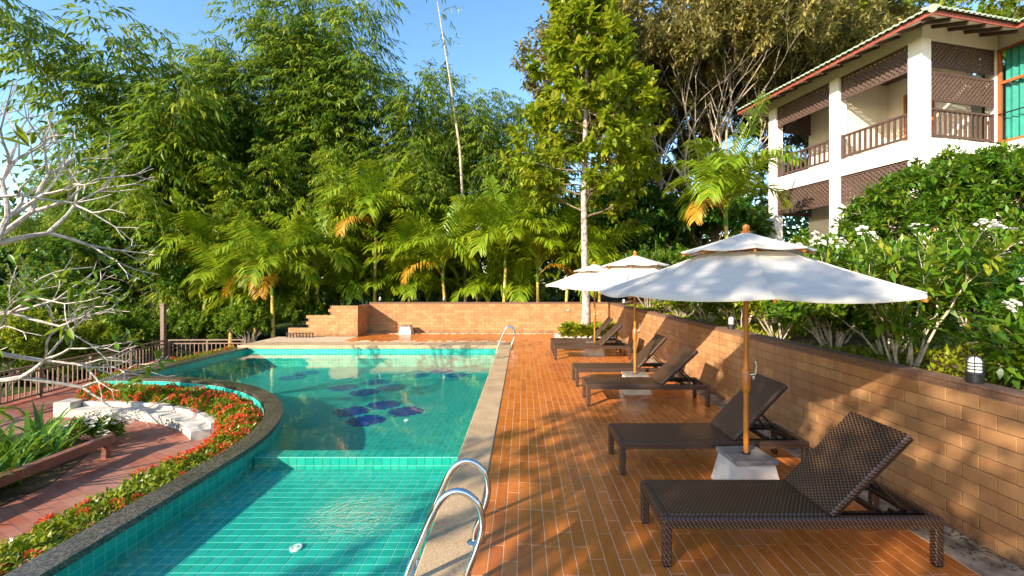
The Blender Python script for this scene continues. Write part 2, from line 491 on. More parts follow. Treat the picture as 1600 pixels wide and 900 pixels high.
# ================================================================== mesh helpers
def raw_mesh(name, verts, faces, mat=None, smooth=False, var=None):
    """verts (N,3); faces = array (M,k) or list of index tuples"""
    me = bpy.data.meshes.new(name)
    verts = np.asarray(verts, dtype=np.float32)
    if isinstance(faces, np.ndarray):
        k = faces.shape[1]
        nf = len(faces)
        me.vertices.add(len(verts))
        me.vertices.foreach_set('co', verts.ravel())
        me.loops.add(nf * k)
        me.loops.foreach_set('vertex_index', faces.astype(np.int32).ravel())
        me.polygons.add(nf)
        me.polygons.foreach_set('loop_start', np.arange(0, nf * k, k, dtype=np.int32))
        me.polygons.foreach_set('loop_total', np.full(nf, k, dtype=np.int32))
        me.update(calc_edges=True)
    else:
        me.from_pydata([tuple(v) for v in verts.tolist()], [], faces)
        me.update()
    if var is not None:
        at = me.attributes.new('var', 'FLOAT', 'POINT')
        at.data.foreach_set('value', np.asarray(var, dtype=np.float32))
    if smooth:
        me.polygons.foreach_set('use_smooth', np.ones(len(me.polygons), dtype=bool))
    if mat is not None:
        me.materials.append(mat)
    return me


def link(name, me, parent=None, loc=(0, 0, 0), rot=(0, 0, 0), scale=(1, 1, 1)):
    o = bpy.data.objects.new(name, me)
    COL.objects.link(o)
    o.location = loc
    o.rotation_euler = rot
    o.scale = scale
    if parent is not None:
        o.parent = parent
    return o


def tag(o, label=None, cat=None, group=None, kind=None):
    if label: o['label'] = label
    if cat: o['category'] = cat
    if group: o['group'] = group
    if kind: o['kind'] = kind
    return o


def thing(name, label, cat, loc=(0, 0, 0), rz=0.0, group=None, scale=1.0):
    o = bpy.data.objects.new(name, None)
    COL.objects.link(o)
    o.empty_display_size = 0.2
    o.location = loc
    o.rotation_euler = (0, 0, rz)
    o.scale = (scale,) * 3
    return tag(o, label, cat, group)


def copy_tree(o, parent=None):
    c = o.copy()
    COL.objects.link(c)
    c.parent = parent
    for ch in list(o.children):
        copy_tree(ch, c)
    return c


class MB:
    def __init__(self):
        self.v = []
        self.f = []
        self.var = []

    def add(self, verts, faces, var=0.0):
        b = len(self.v)
        self.v.extend([tuple(p) for p in verts])
        self.f.extend([tuple(i + b for i in f) for f in faces])
        self.var.extend([var] * len(verts))
        return self

    def box(self, x0, x1, y0, y1, z0, z1, var=0.0):
        vs_ = [(x0, y0, z0), (x1, y0, z0), (x1, y1, z0), (x0, y1, z0), (x0, y0, z1), (x1, y0, z1), (x1, y1, z1), (x0, y1, z1)]
        fs = [(0, 3, 2, 1), (4, 5, 6, 7), (0, 1, 5, 4), (1, 2, 6, 5), (2, 3, 7, 6), (3, 0, 4, 7)]
        return self.add(vs_, fs, var)

    def rbox(self, x0, x1, y0, y1, z0, z1, c=0.004, var=0.0):
        """box with chamfered top edges and vertical edges"""
        def ring(z, i):
            a, b, d, e = x0 + i, x1 - i, y0 + i, y1 - i
            return [(a + c, d, z), (b - c, d, z), (b, d + c, z), (b, e - c, z), (b - c, e, z), (a + c, e, z), (a, e - c, z), (a, d + c, z)]
        vs_ = ring(z0, 0) + ring(z1 - c, 0) + ring(z1, c)
        fs = [tuple(range(7, -1, -1)), tuple(range(16, 24))]
        for r in (0, 8):
            for i in range(8):
                j = (i + 1) % 8
                fs.append((r + i, r + j, r + 8 + j, r + 8 + i))
        return self.add(vs_, fs, var)

    def bar(self, a, b, w, h, up=(0, 0, 1), var=0.0):
        """square bar from a to b"""
        a, b = Vector(a), Vector(b)
        d = (b - a).normalized()
        upv = Vector(up)
        s = d.cross(upv)
        if s.length < 1e-5:
            s = d.cross(Vector((1, 0, 0)))
        s.normalize()
        u = s.cross(d).normalized()
        vs_ = []
        for p in (a, b):
            for sx, sz in ((-1, -1), (1, -1), (1, 1), (-1, 1)):
                vs_.append(p + s * (sx * w / 2) + u * (sz * h / 2))
        fs = [(0, 3, 2, 1), (4, 5, 6, 7)] + [(i, (i + 1) % 4, 4 + (i + 1) % 4, 4 + i) for i in range(4)]
        fs = [tuple(f) for f in fs]
        return self.add(vs_, fs, var)

    def tube(self, pts, radii, n=8, cap=True, var=0.0):
        pts = [Vector(p) for p in pts]
        if not hasattr(radii, '__len__'):
            radii = [radii] * len(pts)
        rings = []
        prev = None
        for i, p in enumerate(pts):
            if i == 0: d = pts[1] - pts[0]
            elif i == len(pts) - 1: d = pts[-1] - pts[-2]
            else: d = pts[i + 1] - pts[i - 1]
            d.normalize()
            if prev is None:
                s = d.cross(Vector((0.13, 0.97, 0.2)))
                if s.length < 1e-3: s = d.cross(Vector((1, 0, 0)))
            else:
                s = prev - d * prev.dot(d)
            s.normalize(); prev = s
            u = d.cross(s)
            rings.append([p + (s * math.cos(2 * math.pi * k / n) + u * math.sin(2 * math.pi * k / n)) * radii[i] for k in range(n)])
        vs_ = [q for r in rings for q in r]
        fs = []
        for i in range(len(pts) - 1):
            for k in range(n):
                j = (k + 1) % n
                fs.append((i * n + k, i * n + j, (i + 1) * n + j, (i + 1) * n + k))
        if cap:
            fs.append(tuple(range(n - 1, -1, -1)))
            fs.append(tuple(range((len(pts) - 1) * n, len(pts) * n)))
        return self.add(vs_, fs, var)

    def lathe(self, prof, n=16, c=(0, 0, 0), var=0.0):
        vs_ = []
        for r, z in prof:
            for k in range(n):
                a = 2 * math.pi * k / n
                vs_.append((c[0] + r * math.cos(a), c[1] + r * math.sin(a), c[2] + z))
        fs = []
        for i in range(len(prof) - 1):
            for k in range(n):
                j = (k + 1) % n
                fs.append((i * n + k, i * n + j, (i + 1) * n + j, (i + 1) * n + k))
        fs.append(tuple(range(n - 1, -1, -1)))
        fs.append(tuple(range((len(prof) - 1) * n, len(prof) * n)))
        return self.add(vs_, fs, var)

    def mesh(self, name, mat, smooth=False):
        return raw_mesh(name, self.v, self.f, mat, smooth, self.var)

    def build(self, name, mat, parent=None, smooth=False, loc=(0, 0, 0), rot=(0, 0, 0)):
        o = link(name, self.mesh(name, mat, smooth), parent, loc, rot)
        if smooth and hasattr(o.data, 'set_sharp_from_angle'):
            o.data.set_sharp_from_angle(angle=math.radians(40))
        return o


# ------------------------------------------------------------------ leaf clouds
LEAF = np.array([(0, 0, 0), (0.5, 0.42, 0.10), (0, 1, -0.06), (-0.5, 0.42, 0.10)], dtype=np.float32)   # width 1, length 1
LEAF_F = np.array([(0, 1, 2, 3)])
LEAF6 = np.array([(0, 0, 0), (0.38, 0.22, 0.07), (0.5, 0.6, 0.05), (0, 1, -0.12), (-0.5, 0.6, 0.05), (-0.38, 0.22, 0.07)], dtype=np.float32)
LEAF6_F = np.array([(0, 1, 2, 3), (0, 3, 4, 5)])


def unit(a):
    return a / np.maximum(np.linalg.norm(a, axis=-1, keepdims=True), 1e-6)


def leaves(pos, dirs, length, width, var=None, tmpl=None, rng=RNG, updir=None, curl=1.0):
    """pos (N,3), dirs (N,3) leaf axis; faces turned upwards with some roll"""
    tv, tf = tmpl or (LEAF, LEAF_F)
    n = len(pos)
    y = unit(dirs)
    up = np.tile(np.array([[0, 0, 1.0]]), (n, 1)) if updir is None else updir
    up = unit(up + rng.normal(0, 0.35, (n, 3)))
    x = unit(np.cross(y, up))
    z = np.cross(x, y)
    length = np.broadcast_to(length, (n,)); width = np.broadcast_to(width, (n,))
    P = (tv[None, :, 0, None] * x[:, None, :] * width[:, None, None]
         + tv[None, :, 1, None] * y[:, None, :] * length[:, None, None]
         + tv[None, :, 2, None] * z[:, None, :] * length[:, None, None] * curl)
    P += pos[:, None, :]
    k = len(tv)
    F = (tf[None] + (np.arange(n) * k)[:, None, None]).reshape(-1, tf.shape[1])
    if var is None:
        var = rng.random(n)
    return P.reshape(-1, 3), F, np.repeat(var, k)


def join_clouds(cl):
    vs_, fs, va = [], [], []
    b = 0
    for v, f, a in cl:
        vs_.append(v); fs.append(f + b); va.append(a); b += len(v)
    return np.concatenate(vs_), np.concatenate(fs), np.concatenate(va)


def cloud_mesh(name, clouds, mat):
    v, f, a = join_clouds(clouds)
    return raw_mesh(name, v, f, mat, False, a)


def rand_dirs(n, rng=RNG):
    return unit(rng.normal(0, 1, (n, 3)))


# ================================================================== the setting
WATER_Z = -0.19
CX, CY, EA, EB = -8.35, 5.35, 4.95, 4.5      # the round terrace bites into the pool along this ellipse


def ell(deg, off=0.0):
    a = math.radians(deg)
    return (CX + (EA - off) * math.cos(a), CY + (EB - off) * math.sin(a))


def sheet(name, poly, z, mat, parent=None, kind='structure'):
    tris = tessellate_polygon([[Vector((x, y, 0)) for x, y in poly]])
    vs_ = [(x, y, z) for x, y in poly]
    fs = []
    for t in tris:
        a, b, c = (Vector(vs_[i]) for i in t)
        fs.append(tuple(t) if (b - a).cross(c - a).z > 0 else (t[0], t[2], t[1]))
    o = link(name, raw_mesh(name, vs_, fs, mat), parent)
    if parent is None:
        o['kind'] = kind
    return o


# ground to the horizon
g = MB()
g.add([(-900, -900, -1.7), (900, -900, -1.7), (900, 900, -1.7), (-900, 900, -1.7)], [(0, 1, 2, 3)])
tag(g.build('ground', M['ground']), kind='structure')

# hill ground behind the back wall and the garden bank on the right (raised beds)
def terrain(name, x0, x1, y0, y1, n, fn, mat):
    xs = np.linspace(x0, x1, n); ys = np.linspace(y0, y1, n)
    X, Y = np.meshgrid(xs, ys)
    Z = fn(X, Y)
    V = np.stack([X, Y, Z], -1).reshape(-1, 3)
    I = np.arange(n * n).reshape(n, n)
    F = np.stack([I[:-1, :-1], I[:-1, 1:], I[1:, 1:], I[1:, :-1]], -1).reshape(-1, 4)
    o = link(name, raw_mesh(name, V, F, mat, True))
    o['kind'] = 'structure'
    return o


def bump2(X, Y, a):
    return a * (np.sin(X * 2.1 + 0.7 * Y) * np.cos(Y * 1.7 - X * 0.4) + 0.5 * np.sin(X * 5.3) * np.sin(Y * 4.1 + 1))


GARDEN = lambda X, Y: 1.08 + np.clip((X - 4.2) / 6.0, 0, 1.4) * 0.75 + bump2(X, Y, 0.03)
terrain('garden_ground', 3.60, 45, -8, 60, 130, GARDEN, M['soil'])
terrain('hill_ground', -9.0, 3.7, 17.98, 60, 60, lambda X, Y: 0.05 + (Y - 18) * 0.01 + bump2(X, Y, 0.05), M['ground'])
terrain('slope_ground', -60, -8.9, 14.95, 80, 60, lambda X, Y: -1.2 + np.clip((X + 20) / 11, 0, 1) * 0.7 + bump2(X, Y, 0.08), M['ground'])


def garden_z(x, y):
    return float(GARDEN(np.array(x), np.array(y)))


# terrace (lower level on the left)
TZ = -0.60
sheet('terrace', [(-11.2, -5), (-3.62, -5), (-3.62, CY)] + [ell(d, .22) for d in np.linspace(2, 94, 30)] + [(-8.83, 9.75), (-8.83, 14.9), (-11.8, 14.9)], TZ, M['terrace'])

# pool basin ---------------------------------------------------------------
arc = [ell(d) for d in np.linspace(96, 0, 36)]
outline = [(-0.70, -4), (-0.70, 14.2), (-8.6, 14.2), (-8.62, 9.8)] + arc[3:] + [(-3.40, -4)]
deep = [(-0.70, 5.98), (-0.70, 14.2), (-8.6, 14.2), (-8.62, 9.8)] + arc[3:-1] + [(-3.40, 5.35), (-3.40, 5.98)]
deep = [p for i, p in enumerate(deep)]
FLOOR_S, FLOOR_D = -0.37, -0.66
basin = MB()
# right wall, far wall
basin.add([(-0.70, -4, 0), (-0.70, 14.2, 0), (-0.70, 14.2, -0.7), (-0.70, -4, -0.7)], [(0, 1, 2, 3)])
bo = basin.build('pool_basin', M['wall_tiles_x'])
bo['kind'] = 'structure'
fw = MB(); fw.add([(-0.70, 14.2, 0), (-8.6, 14.2, 0), (-8.6, 14.2, -0.7), (-0.70, 14.2, -0.7)], [(0, 1, 2, 3)])
fw.build('end_wall', M['wall_tiles_y'], bo)
lw = MB()
pts = [(-8.6, 14.2), (-8.62, 9.8)] + arc[3:] + [(-3.40, -4)]
for (xa, ya), (xb, yb) in zip(pts[:-1], pts[1:]):
    lw.add([(xa, ya, -0.06), (xb, yb, -0.06), (xb, yb, -0.7), (xa, ya, -0.7)], [(0, 1, 2, 3)])
lw.build('curved_wall', M['wall_tiles_x'], bo)
sheet('deep_floor', [(-0.70, 5.6), (-0.70, 14.2), (-8.6, 14.2), (-8.62, 9.8)] + arc[3:-1] + [(-3.40, 5.6)], FLOOR_D, M['floor_tiles_dimmed'], bo)
# shallow floor: grout bed + tiles
gb = MB(); gb.add([(-3.40, -4, FLOOR_S - 0.004), (-0.70, -4, FLOOR_S - 0.004), (-0.70, 5.75, FLOOR_S - 0.004), (-3.40, 5.75, FLOOR_S - 0.004)], [(0, 1, 2, 3)])
gb.build('grout_bed', M['tile_grout'], bo)
TS = 0.108
tm = MB(); tm.rbox(-TS / 2 + .004, TS / 2 - .004, -TS / 2 + .004, TS / 2 - .004, -0.006, 0.0, 0.002)
tile_me = tm.mesh('tile', M['tile'])
cand = []
nx = int(2.7 / TS)
for i in range(nx):
    for j in range(int(3.9 / TS)):
        x = -3.40 + (i + .5) * TS; y = 5.75 - (j + .5) * TS
        px = 817 + 710 * x / y; py = 440 + 710 * 2.37 / y
        vis = py < 905 and px > 817 - 3.36 * 710 / y * (2.0 / 2.37)
        cand.append((not vis, y, x, y))
cand.sort(key=lambda c: (c[0], c[1]))
rest = MB()
for k, (nv, _, x, y) in enumerate(cand):
    if k < 300:
        link('tile', tile_me, bo, (x, y, FLOOR_S))
    else:
        rest.rbox(x - TS / 2 + .004, x + TS / 2 - .004, y - TS / 2 + .004, y + TS / 2 - .004, FLOOR_S - 0.006, FLOOR_S, 0.002, random.random())
for i in range(nx):
    for j in range(36, 62):
        x = -3.40 + (i + .5) * TS; y = 5.75 - (j + .5) * TS
        rest.box(x - TS / 2 + .004, x + TS / 2 - .004, y - TS / 2 + .004, y + TS / 2 - .004, FLOOR_S - 0.006, FLOOR_S, random.random())
rest.build('tiling', M['tile'], bo)['kind'] = 'stuff'
# dividing ledge between the shallow and the deep part
dv = MB(); dv.box(-3.399, -0.701, 5.752, 5.98, -0.9, -0.225)
dv.build('ledge_core', M['tile_grout'], bo)
lt = MB(); lf = MB()
for i in range(nx + 1):
    x0 = -3.395 + i * TS; x1 = min(x0 + TS - .008, -0.705)
    if x1 - x0 < .02: continue
    for (a, b) in ((5.756, 5.86), (5.868, 5.976)):
        lt.box(x0, x1, a, b, -0.23, -0.219, random.random())
    for (a, b) in ((-0.325, -0.23), (-0.43, -0.333)):
        lf.box(x0, x1, 5.744, 5.756, a, b, random.random())
lt.build('ledge_top_tiles', M['tile'], bo)['kind'] = 'stuff'
lf.build('ledge_face_tiles', M['tile'], bo)['kind'] = 'stuff'
# dark blue tile rosettes on the deep floor
def rosette(cx, cy, r):
    m = MB()
    n = int(r / 0.1) + 1
    x0 = round(cx, 1); y0 = round(cy, 1)
    for i in range(-n, n + 1):
        for j in range(-n, n + 1):
            if math.hypot(i, j) * 0.1 <= r:
                m.box(x0 + i * .1 - .046, x0 + i * .1 + .046, y0 + j * .1 - .046, y0 + j * .1 + .046, FLOOR_D + .001, FLOOR_D + .006, random.random())
    m.build('blue_rosette', M['tile_blue'], bo)
def on_floor(px, py):
    y = 710 * 2.66 / (py - 440)
    return (px - 817) / 710 * y, y
for px, py in ((603, 632), (548, 643), (634, 643), (577, 656), (584, 598), (611, 605), (568, 613), (537, 605), (655, 586), (712, 586), (690, 580),
               (440, 575), (470, 571), (505, 568), (455, 590), (480, 583), (520, 577)):
    fx, fy = on_floor(px, py)
    if fy < 13.7 and fx > -8.2:
        rosette(fx, fy, 0.36)
# inlet fittings
for px, py, r in ((463, 857, 0.055), (635, 657, 0.05)):
    H = 2 - FLOOR_S if py > 700 else 2.66
    y = 710 * H / (py - 440); x = (px - 817) / 710 * y
    m = MB(); m.lathe([(r, 0), (r, .012), (r * .8, .018), (r * .35, .012), (r * .3, .02), (.004, .02)], 16)
    m.build('inlet', M['drain'], bo, True, (x, y, (FLOOR_S if py > 700 else FLOOR_D) + .001))
# outer face of the basin towards the terrace
ow = MB()
pts = [ell(d, 0.24) for d in np.linspace(96, 0, 40)] + [(-3.40 - .24, -4)]
for (xa, ya), (xb, yb) in zip(pts[:-1], pts[1:]):
    ow.add([(xa, ya, -0.1), (xb, yb, -0.1), (xb, yb, TZ), (xa, ya, TZ)], [(0, 1, 2, 3)])
ow.add([(-8.85, 14.2, -.1), (-8.85, 9.7, -.1), (-8.85, 9.7, TZ), (-8.85, 14.2, TZ)], [(0, 1, 2, 3)])
ow.build('outer_wall', M['wall_tiles_y'], bo)

# water
sheet('pool_water', outline, WATER_Z, M['water'])

# copings
cp = MB()
cp.rbox(-0.74, -0.36, -4, 14.16, -0.05, 0.012, 0.012)
cp.rbox(-8.9, -0.36, 14.165, 14.95, -0.09, 0.012, 0.012)
tag(cp.build('pool_coping', M['coping']), kind='structure')
dc = MB()
inn = [(-8.58, 14.16), (-8.6, 9.86)] + [ell(d, -0.03) for d in np.linspace(93, 0, 40)] + [(-3.37, -4)]
out_ = [(-8.9, 14.16), (-8.9, 9.7)] + [ell(d, 0.22) for d in np.linspace(93, 0, 40)] + [(-3.62, -4)]
for i in range(len(inn) - 1):
    a, b, c, d = inn[i], inn[i + 1], out_[i + 1], out_[i]
    vs_ = [(*p, z) for z in (-0.11, -0.05) for p in (a, b, c, d)]
    dc.add(vs_, [(4, 7, 6, 5), (0, 1, 2, 3), (0, 4, 5, 1), (2, 6, 7, 3)])
tag(dc.build('dark_coping', M['dark_coping']), kind='structure')

# deck ----------------------------------------------------------------------
db = MB()
db.box(-0.355, 3.12, -5, 17.72, -0.3, -0.0018)
db.box(-6.0, -0.355, 14.955, 17.72, -0.3, -0.0018)
deck = db.build('deck', M['grout'])
deck['kind'] = 'structure'
PW, PL, GJ = 0.105, 0.53, 0.006
pm = MB(); pm.rbox(-PW / 2 + GJ / 2, PW / 2 - GJ / 2, -PL / 2 + GJ / 2, PL / 2 - GJ / 2, -0.02, 0.0, 0.001)
plank_me = pm.mesh('plank', M['plank'])
pl = []
ncol = int((3.12 + 0.355) / PW)
for i in range(-54, ncol):
    off = random.choice((0, .18, .35)) + random.uniform(-.02, .02)
    x = -0.355 + (i + .5) * PW
    for j in range(-12, 36):
        y = j * PL + off
        if y + PL / 2 > 17.7 or y < -4.5: continue
        if i < 0 and (y - PL / 2 < 14.96): continue
        pl.append((x, y))
seen = [(y, x) for x, y in pl if y - PL / 2 > 2.75]
seen.sort()
first = set(seen[:300])
rest = MB()
for x, y in pl:
    if (y, x) in first:
        link('plank', plank_me, deck, (x, y, 0))
    else:
        rest.box(x - PW / 2 + GJ / 2, x + PW / 2 - GJ / 2, y - PL / 2 + GJ / 2, y + PL / 2 - GJ / 2, -0.02, 0.0, random.random())
rest.build('planking', M['plank'], deck)['kind'] = 'stuff'
# gutter strip between deck and wall
gt = MB(); gt.box(3.125, 3.75, -5, 17.9, -0.3, -0.03)
tag(gt.build('gutter_strip', M['concrete']), kind='structure')
rn = np.random.default_rng(15)
n = 4200
lx = 3.16 + rn.beta(2.2, 1.2, n) * .36; ly = rn.uniform(2.4, 17, n)
kp = np.sin(ly * 2.2) + np.sin(ly * 5.1 + 1) + rn.normal(0, .7, n) > -.2
lx, ly = lx[kp], ly[kp]; n = len(lx)
o = link('leaf_litter', cloud_mesh('leaf_litter', [leaves(np.stack([lx, ly, np.full(n, -.026) + rn.random(n) * .02], -1), np.stack([rn.normal(0, 1, n), rn.normal(0, 1, n), rn.normal(0, .12, n)], -1), rn.uniform(.012, .045, n), .012, rn.random(n), None, rn)], M['litter']))
tag(o, 'dark fallen leaf litter lying in the gutter along the wall', 'leaf litter', kind='stuff')
# pale apron at the far left corner of the pool
ap = MB(); ap.box(-8.9, -6.005, 14.955, 16.5, -0.3, 0.0)
tag(ap.build('pale_apron', M['apron']), kind='structure')


# ================================================================== walls
BL, BH, BJ = 0.268, 0.1145, 0.007
brick_b = MB(); brick_b.rbox(0, 0.10, 0, BL - BJ, 0, BH - BJ, 0.004)
brick_me = brick_b.mesh('brick', M['brick'])


def brick_run(parent, length, height, single=0, start=0.0, flip=False, steps=None, loc=(0, 0, 0)):
    """bricks on the face x=0 (towards -x), running along +y; core behind"""
    rows = int(round(height / BH))
    singles = []
    rest = MB()
    allb = []
    for r in range(rows):
        z = r * BH
        y = -(r % 2) * BL / 2
        while y < length:
            a = max(y, 0); b = min(y + BL - BJ, length)
            if b - a > 0.03:
                allb.append((a, b, z))
            y += BL
    full = sorted([q for q in allb if abs(q[1] - q[0] - (BL - BJ)) < 1e-4 and q[0] >= start], key=lambda q: q[0])
    sing = set(full[:single])
    for q in allb:
        a, b, z = q
        if steps and z >= steps(0.5 * (a + b)): continue
        pr = random.uniform(0, 0.003)
        if q in sing:
            o = link('brick', brick_me, parent, (-pr, a, z))
        else:
            rest.box(-pr, 0.1, a, b, z, z + BH - BJ, random.random())
    rest.build('brickwork', M['brick'], parent)['kind'] = 'stuff'


rw = thing('retaining_wall', 'long tan block retaining wall behind the row of loungers', 'wall', (3.55, 1.5, -0.02), 0.0156)
core = MB(); core.box(0.010, 0.16, 0, 16.3, -0.1, 1.2)
core.build('mortar_core', M['mortar'], rw)
brick_run(rw, 16.3, 1.2, 300, 1.7)
cap = MB(); cap.box(-0.004, 0.17, 0, 16.3, 1.202, 1.216)
cap.build('top_render', M['mortar'], rw)

bw = thing('back_wall', 'tan block wall closing the far end of the deck', 'wall', (3.34, 17.75, -0.02), math.radians(90))
core = MB(); core.box(0.007, 0.2, 0, 9.34, -0.1, 1.2)
core.build('mortar_core', M['mortar'], bw)
# face looks towards -y: local -x must be world -y, local +y = world -x
brick_run(bw, 9.34, 1.2, 0)
cap = MB(); cap.box(-0.004, 0.21, 0, 9.34, 1.202, 1.214)
cap.build('top_render', M['mortar'], bw)

sw = thing('stepped_wall', 'stepped tan block wall wing beside the railing and pool corner', 'wall', (-6.0, 16.5, -0.02), math.radians(90))
def stp(y):       # local y runs to the left
    return 1.15 if y < 1.0 else (0.76 if y < 1.8 else 0.32)
core = MB()
core.box(0.007, 0.2, 0.007, 1.0, -0.1, 1.145); core.box(0.007, 0.2, 1.0, 1.8, -0.1, 0.76); core.box(0.007, 0.2, 1.8, 2.52, -0.1, 0.335)
core.build('mortar_core', M['mortar'], sw)
brick_run(sw, 2.52, 1.2, 0, steps=lambda y: stp(y) - 0.02)
# return face towards the deck (faces +x)
ret = MB()
for r in range(10):
    y = -(r % 2) * BL / 2
    while y < 1.24:
        a, b = max(y, 0), min(y + BL - BJ, 1.24)
        if b - a > .03: ret.box(a, b, -0.004 - random.uniform(0, .003), 0.05, r * BH, r * BH + BH - BJ, random.random())
        y += BL
ret.build('return_brickwork', M['brick'], sw)['kind'] = 'stuff'
rc = MB(); rc.box(0.2, 1.24, 0.005, 0.15, -0.1, 1.14)
rc.build('return_core', M['mortar'], sw)


# ================================================================== deck furniture
def lounger(label, loc, back=45, rz=0.0):
    """woven lounger, x = head direction, origin at the front foot-end leg on the floor"""
    t = thing('sun_lounger', label, 'sun lounger', loc, rz, 'woven sun loungers along the deck')
    L_, W_ = 1.97, 0.64
    H0, H1 = 0.275, 0.345
    fr = MB()
    fr.rbox(0, L_, 0, 0.06, H0, H1, 0.012)
    fr.rbox(0, L_, W_ - 0.06, W_, H0, H1, 0.012)
    fr.rbox(0, 0.06, 0.061, W_ - 0.061, H0, H1 - .001, 0.012)
    fr.rbox(L_ - 0.06, L_, 0.061, W_ - 0.061, H0, H1 - .001, 0.012)
    fr.build('frame', M['rattan'], t)
    for x in (0.003, L_ - 0.063):
        for y in (0.003, W_ - 0.063):
            lg = MB(); lg.rbox(x, x + 0.06, y, y + 0.06, 0.015, H0, 0.008)
            lo = lg.build('leg', M['rattan'], t)
            ft = MB(); ft.box(x + .006, x + .054, y + .006, y + .054, 0, 0.015)
            ft.build('foot_cap', M['dark_metal'], lo)
    seat = MB(); seat.rbox(0.055, 1.20, 0.055, W_ - 0.055, H1 - .03, H1 + .004, 0.008)
    seat.build('seat', M['rattan'], t)
    # backrest, hinged at x = 1.2, raised 45 degrees
    bk = MB(); bk.rbox(0, 0.80, 0.03, W_ - 0.03, 0.0, 0.028, 0.008)
    bo_ = bk.build('backrest', M['rattan'], t, False, (1.20, 0, H1 - .005), (0, math.radians(-back), 0))
    for y in (0.03, W_ - 0.06):
        rim = MB(); rim.box(0.01, 0.79, y, y + .03, -0.022, -0.001)
        rim.build('back_frame', M['dark_metal'], bo_)
    # cross bars, inner rails and the prop struts behind the backrest
    inn_ = MB()
    inn_.box(1.26, 1.30, 0.061, W_ - 0.061, H0 + .005, H0 + .035)
    inn_.box(1.62, 1.66, 0.061, W_ - 0.061, H0 + .005, H0 + .035)
    for y in (0.10, W_ - 0.13):
        inn_.box(1.30, L_ - .061, y, y + .03, H0 + .036, H0 + .062)
        for k in range(4):
            inn_.box(1.58 + k * .09, 1.60 + k * .09, y, y + .03, H0 + .063, H0 + .085)
    inn_.build('back_rails', M['dark_metal'], t)
    for y in (0.115, W_ - 0.115):
        ub = math.radians(back); s = MB(); s.tube([(1.20 + .42 * math.cos(ub), y, H1 - .02 + .42 * math.sin(ub)), (1.77, y, H0 + .075)], 0.011, 8)
        s.build('prop_strut', M['dark_metal'], t, True)
    cb = MB(); cb.tube([(1.77, 0.10, H0 + .075), (1.77, W_ - .10, H0 + .075)], 0.012, 8)
    cb.build('prop_bar', M['dark_metal'], t, True)
    return t


lounger('dark woven sun lounger in tree shade closest to the paddling pool ladder, back raised', (0.98, 3.17, 0))
lounger('shaded dark woven sun lounger directly behind the grey stone parasol block', (1.00, 4.68, 0), 46.5, .008)
lounger('sunlit brown woven sun lounger in front of the white middle parasol block', (1.02, 7.26, 0), 43, -.012)
lounger('sunlit brown woven sun lounger just behind the middle parasol block', (1.00, 8.62, 0), 47, .01)
lounger('brown woven sun lounger in front of the last parasol block by the mottled tree', (0.81, 11.64, 0), 44, .015)
lounger('brown woven sun lounger between the last parasol pole and the planted tree bed', (0.80, 12.72, 0), 50, -.01)


def block_base(parent, hole=True):
    b = MB()
    # tapered stone block
    def sq(h, s): return [(-s, -s, h), (s, -s, h), (s, s, h), (-s, s, h)]
    b.add(sq(0.0, 0.235) + sq(0.29, 0.18), [(0, 3, 2, 1), (4, 5, 6, 7), (0, 1, 5, 4), (1, 2, 6, 5), (2, 3, 7, 6), (3, 0, 4, 7)])
    b.build('block', M['marble'], parent)
    p = MB(); p.rbox(-0.205, 0.205, -0.205, 0.205, 0.292, 0.33, 0.006)
    p.build('slab', M['slate'], parent)
    r = MB(); r.lathe([(0.04, 0.331), (0.04, 0.338), (0.03, 0.340), (0.028, 0.334)], 16)
    r.build('socket_ring', M['dark_metal'], parent, True)


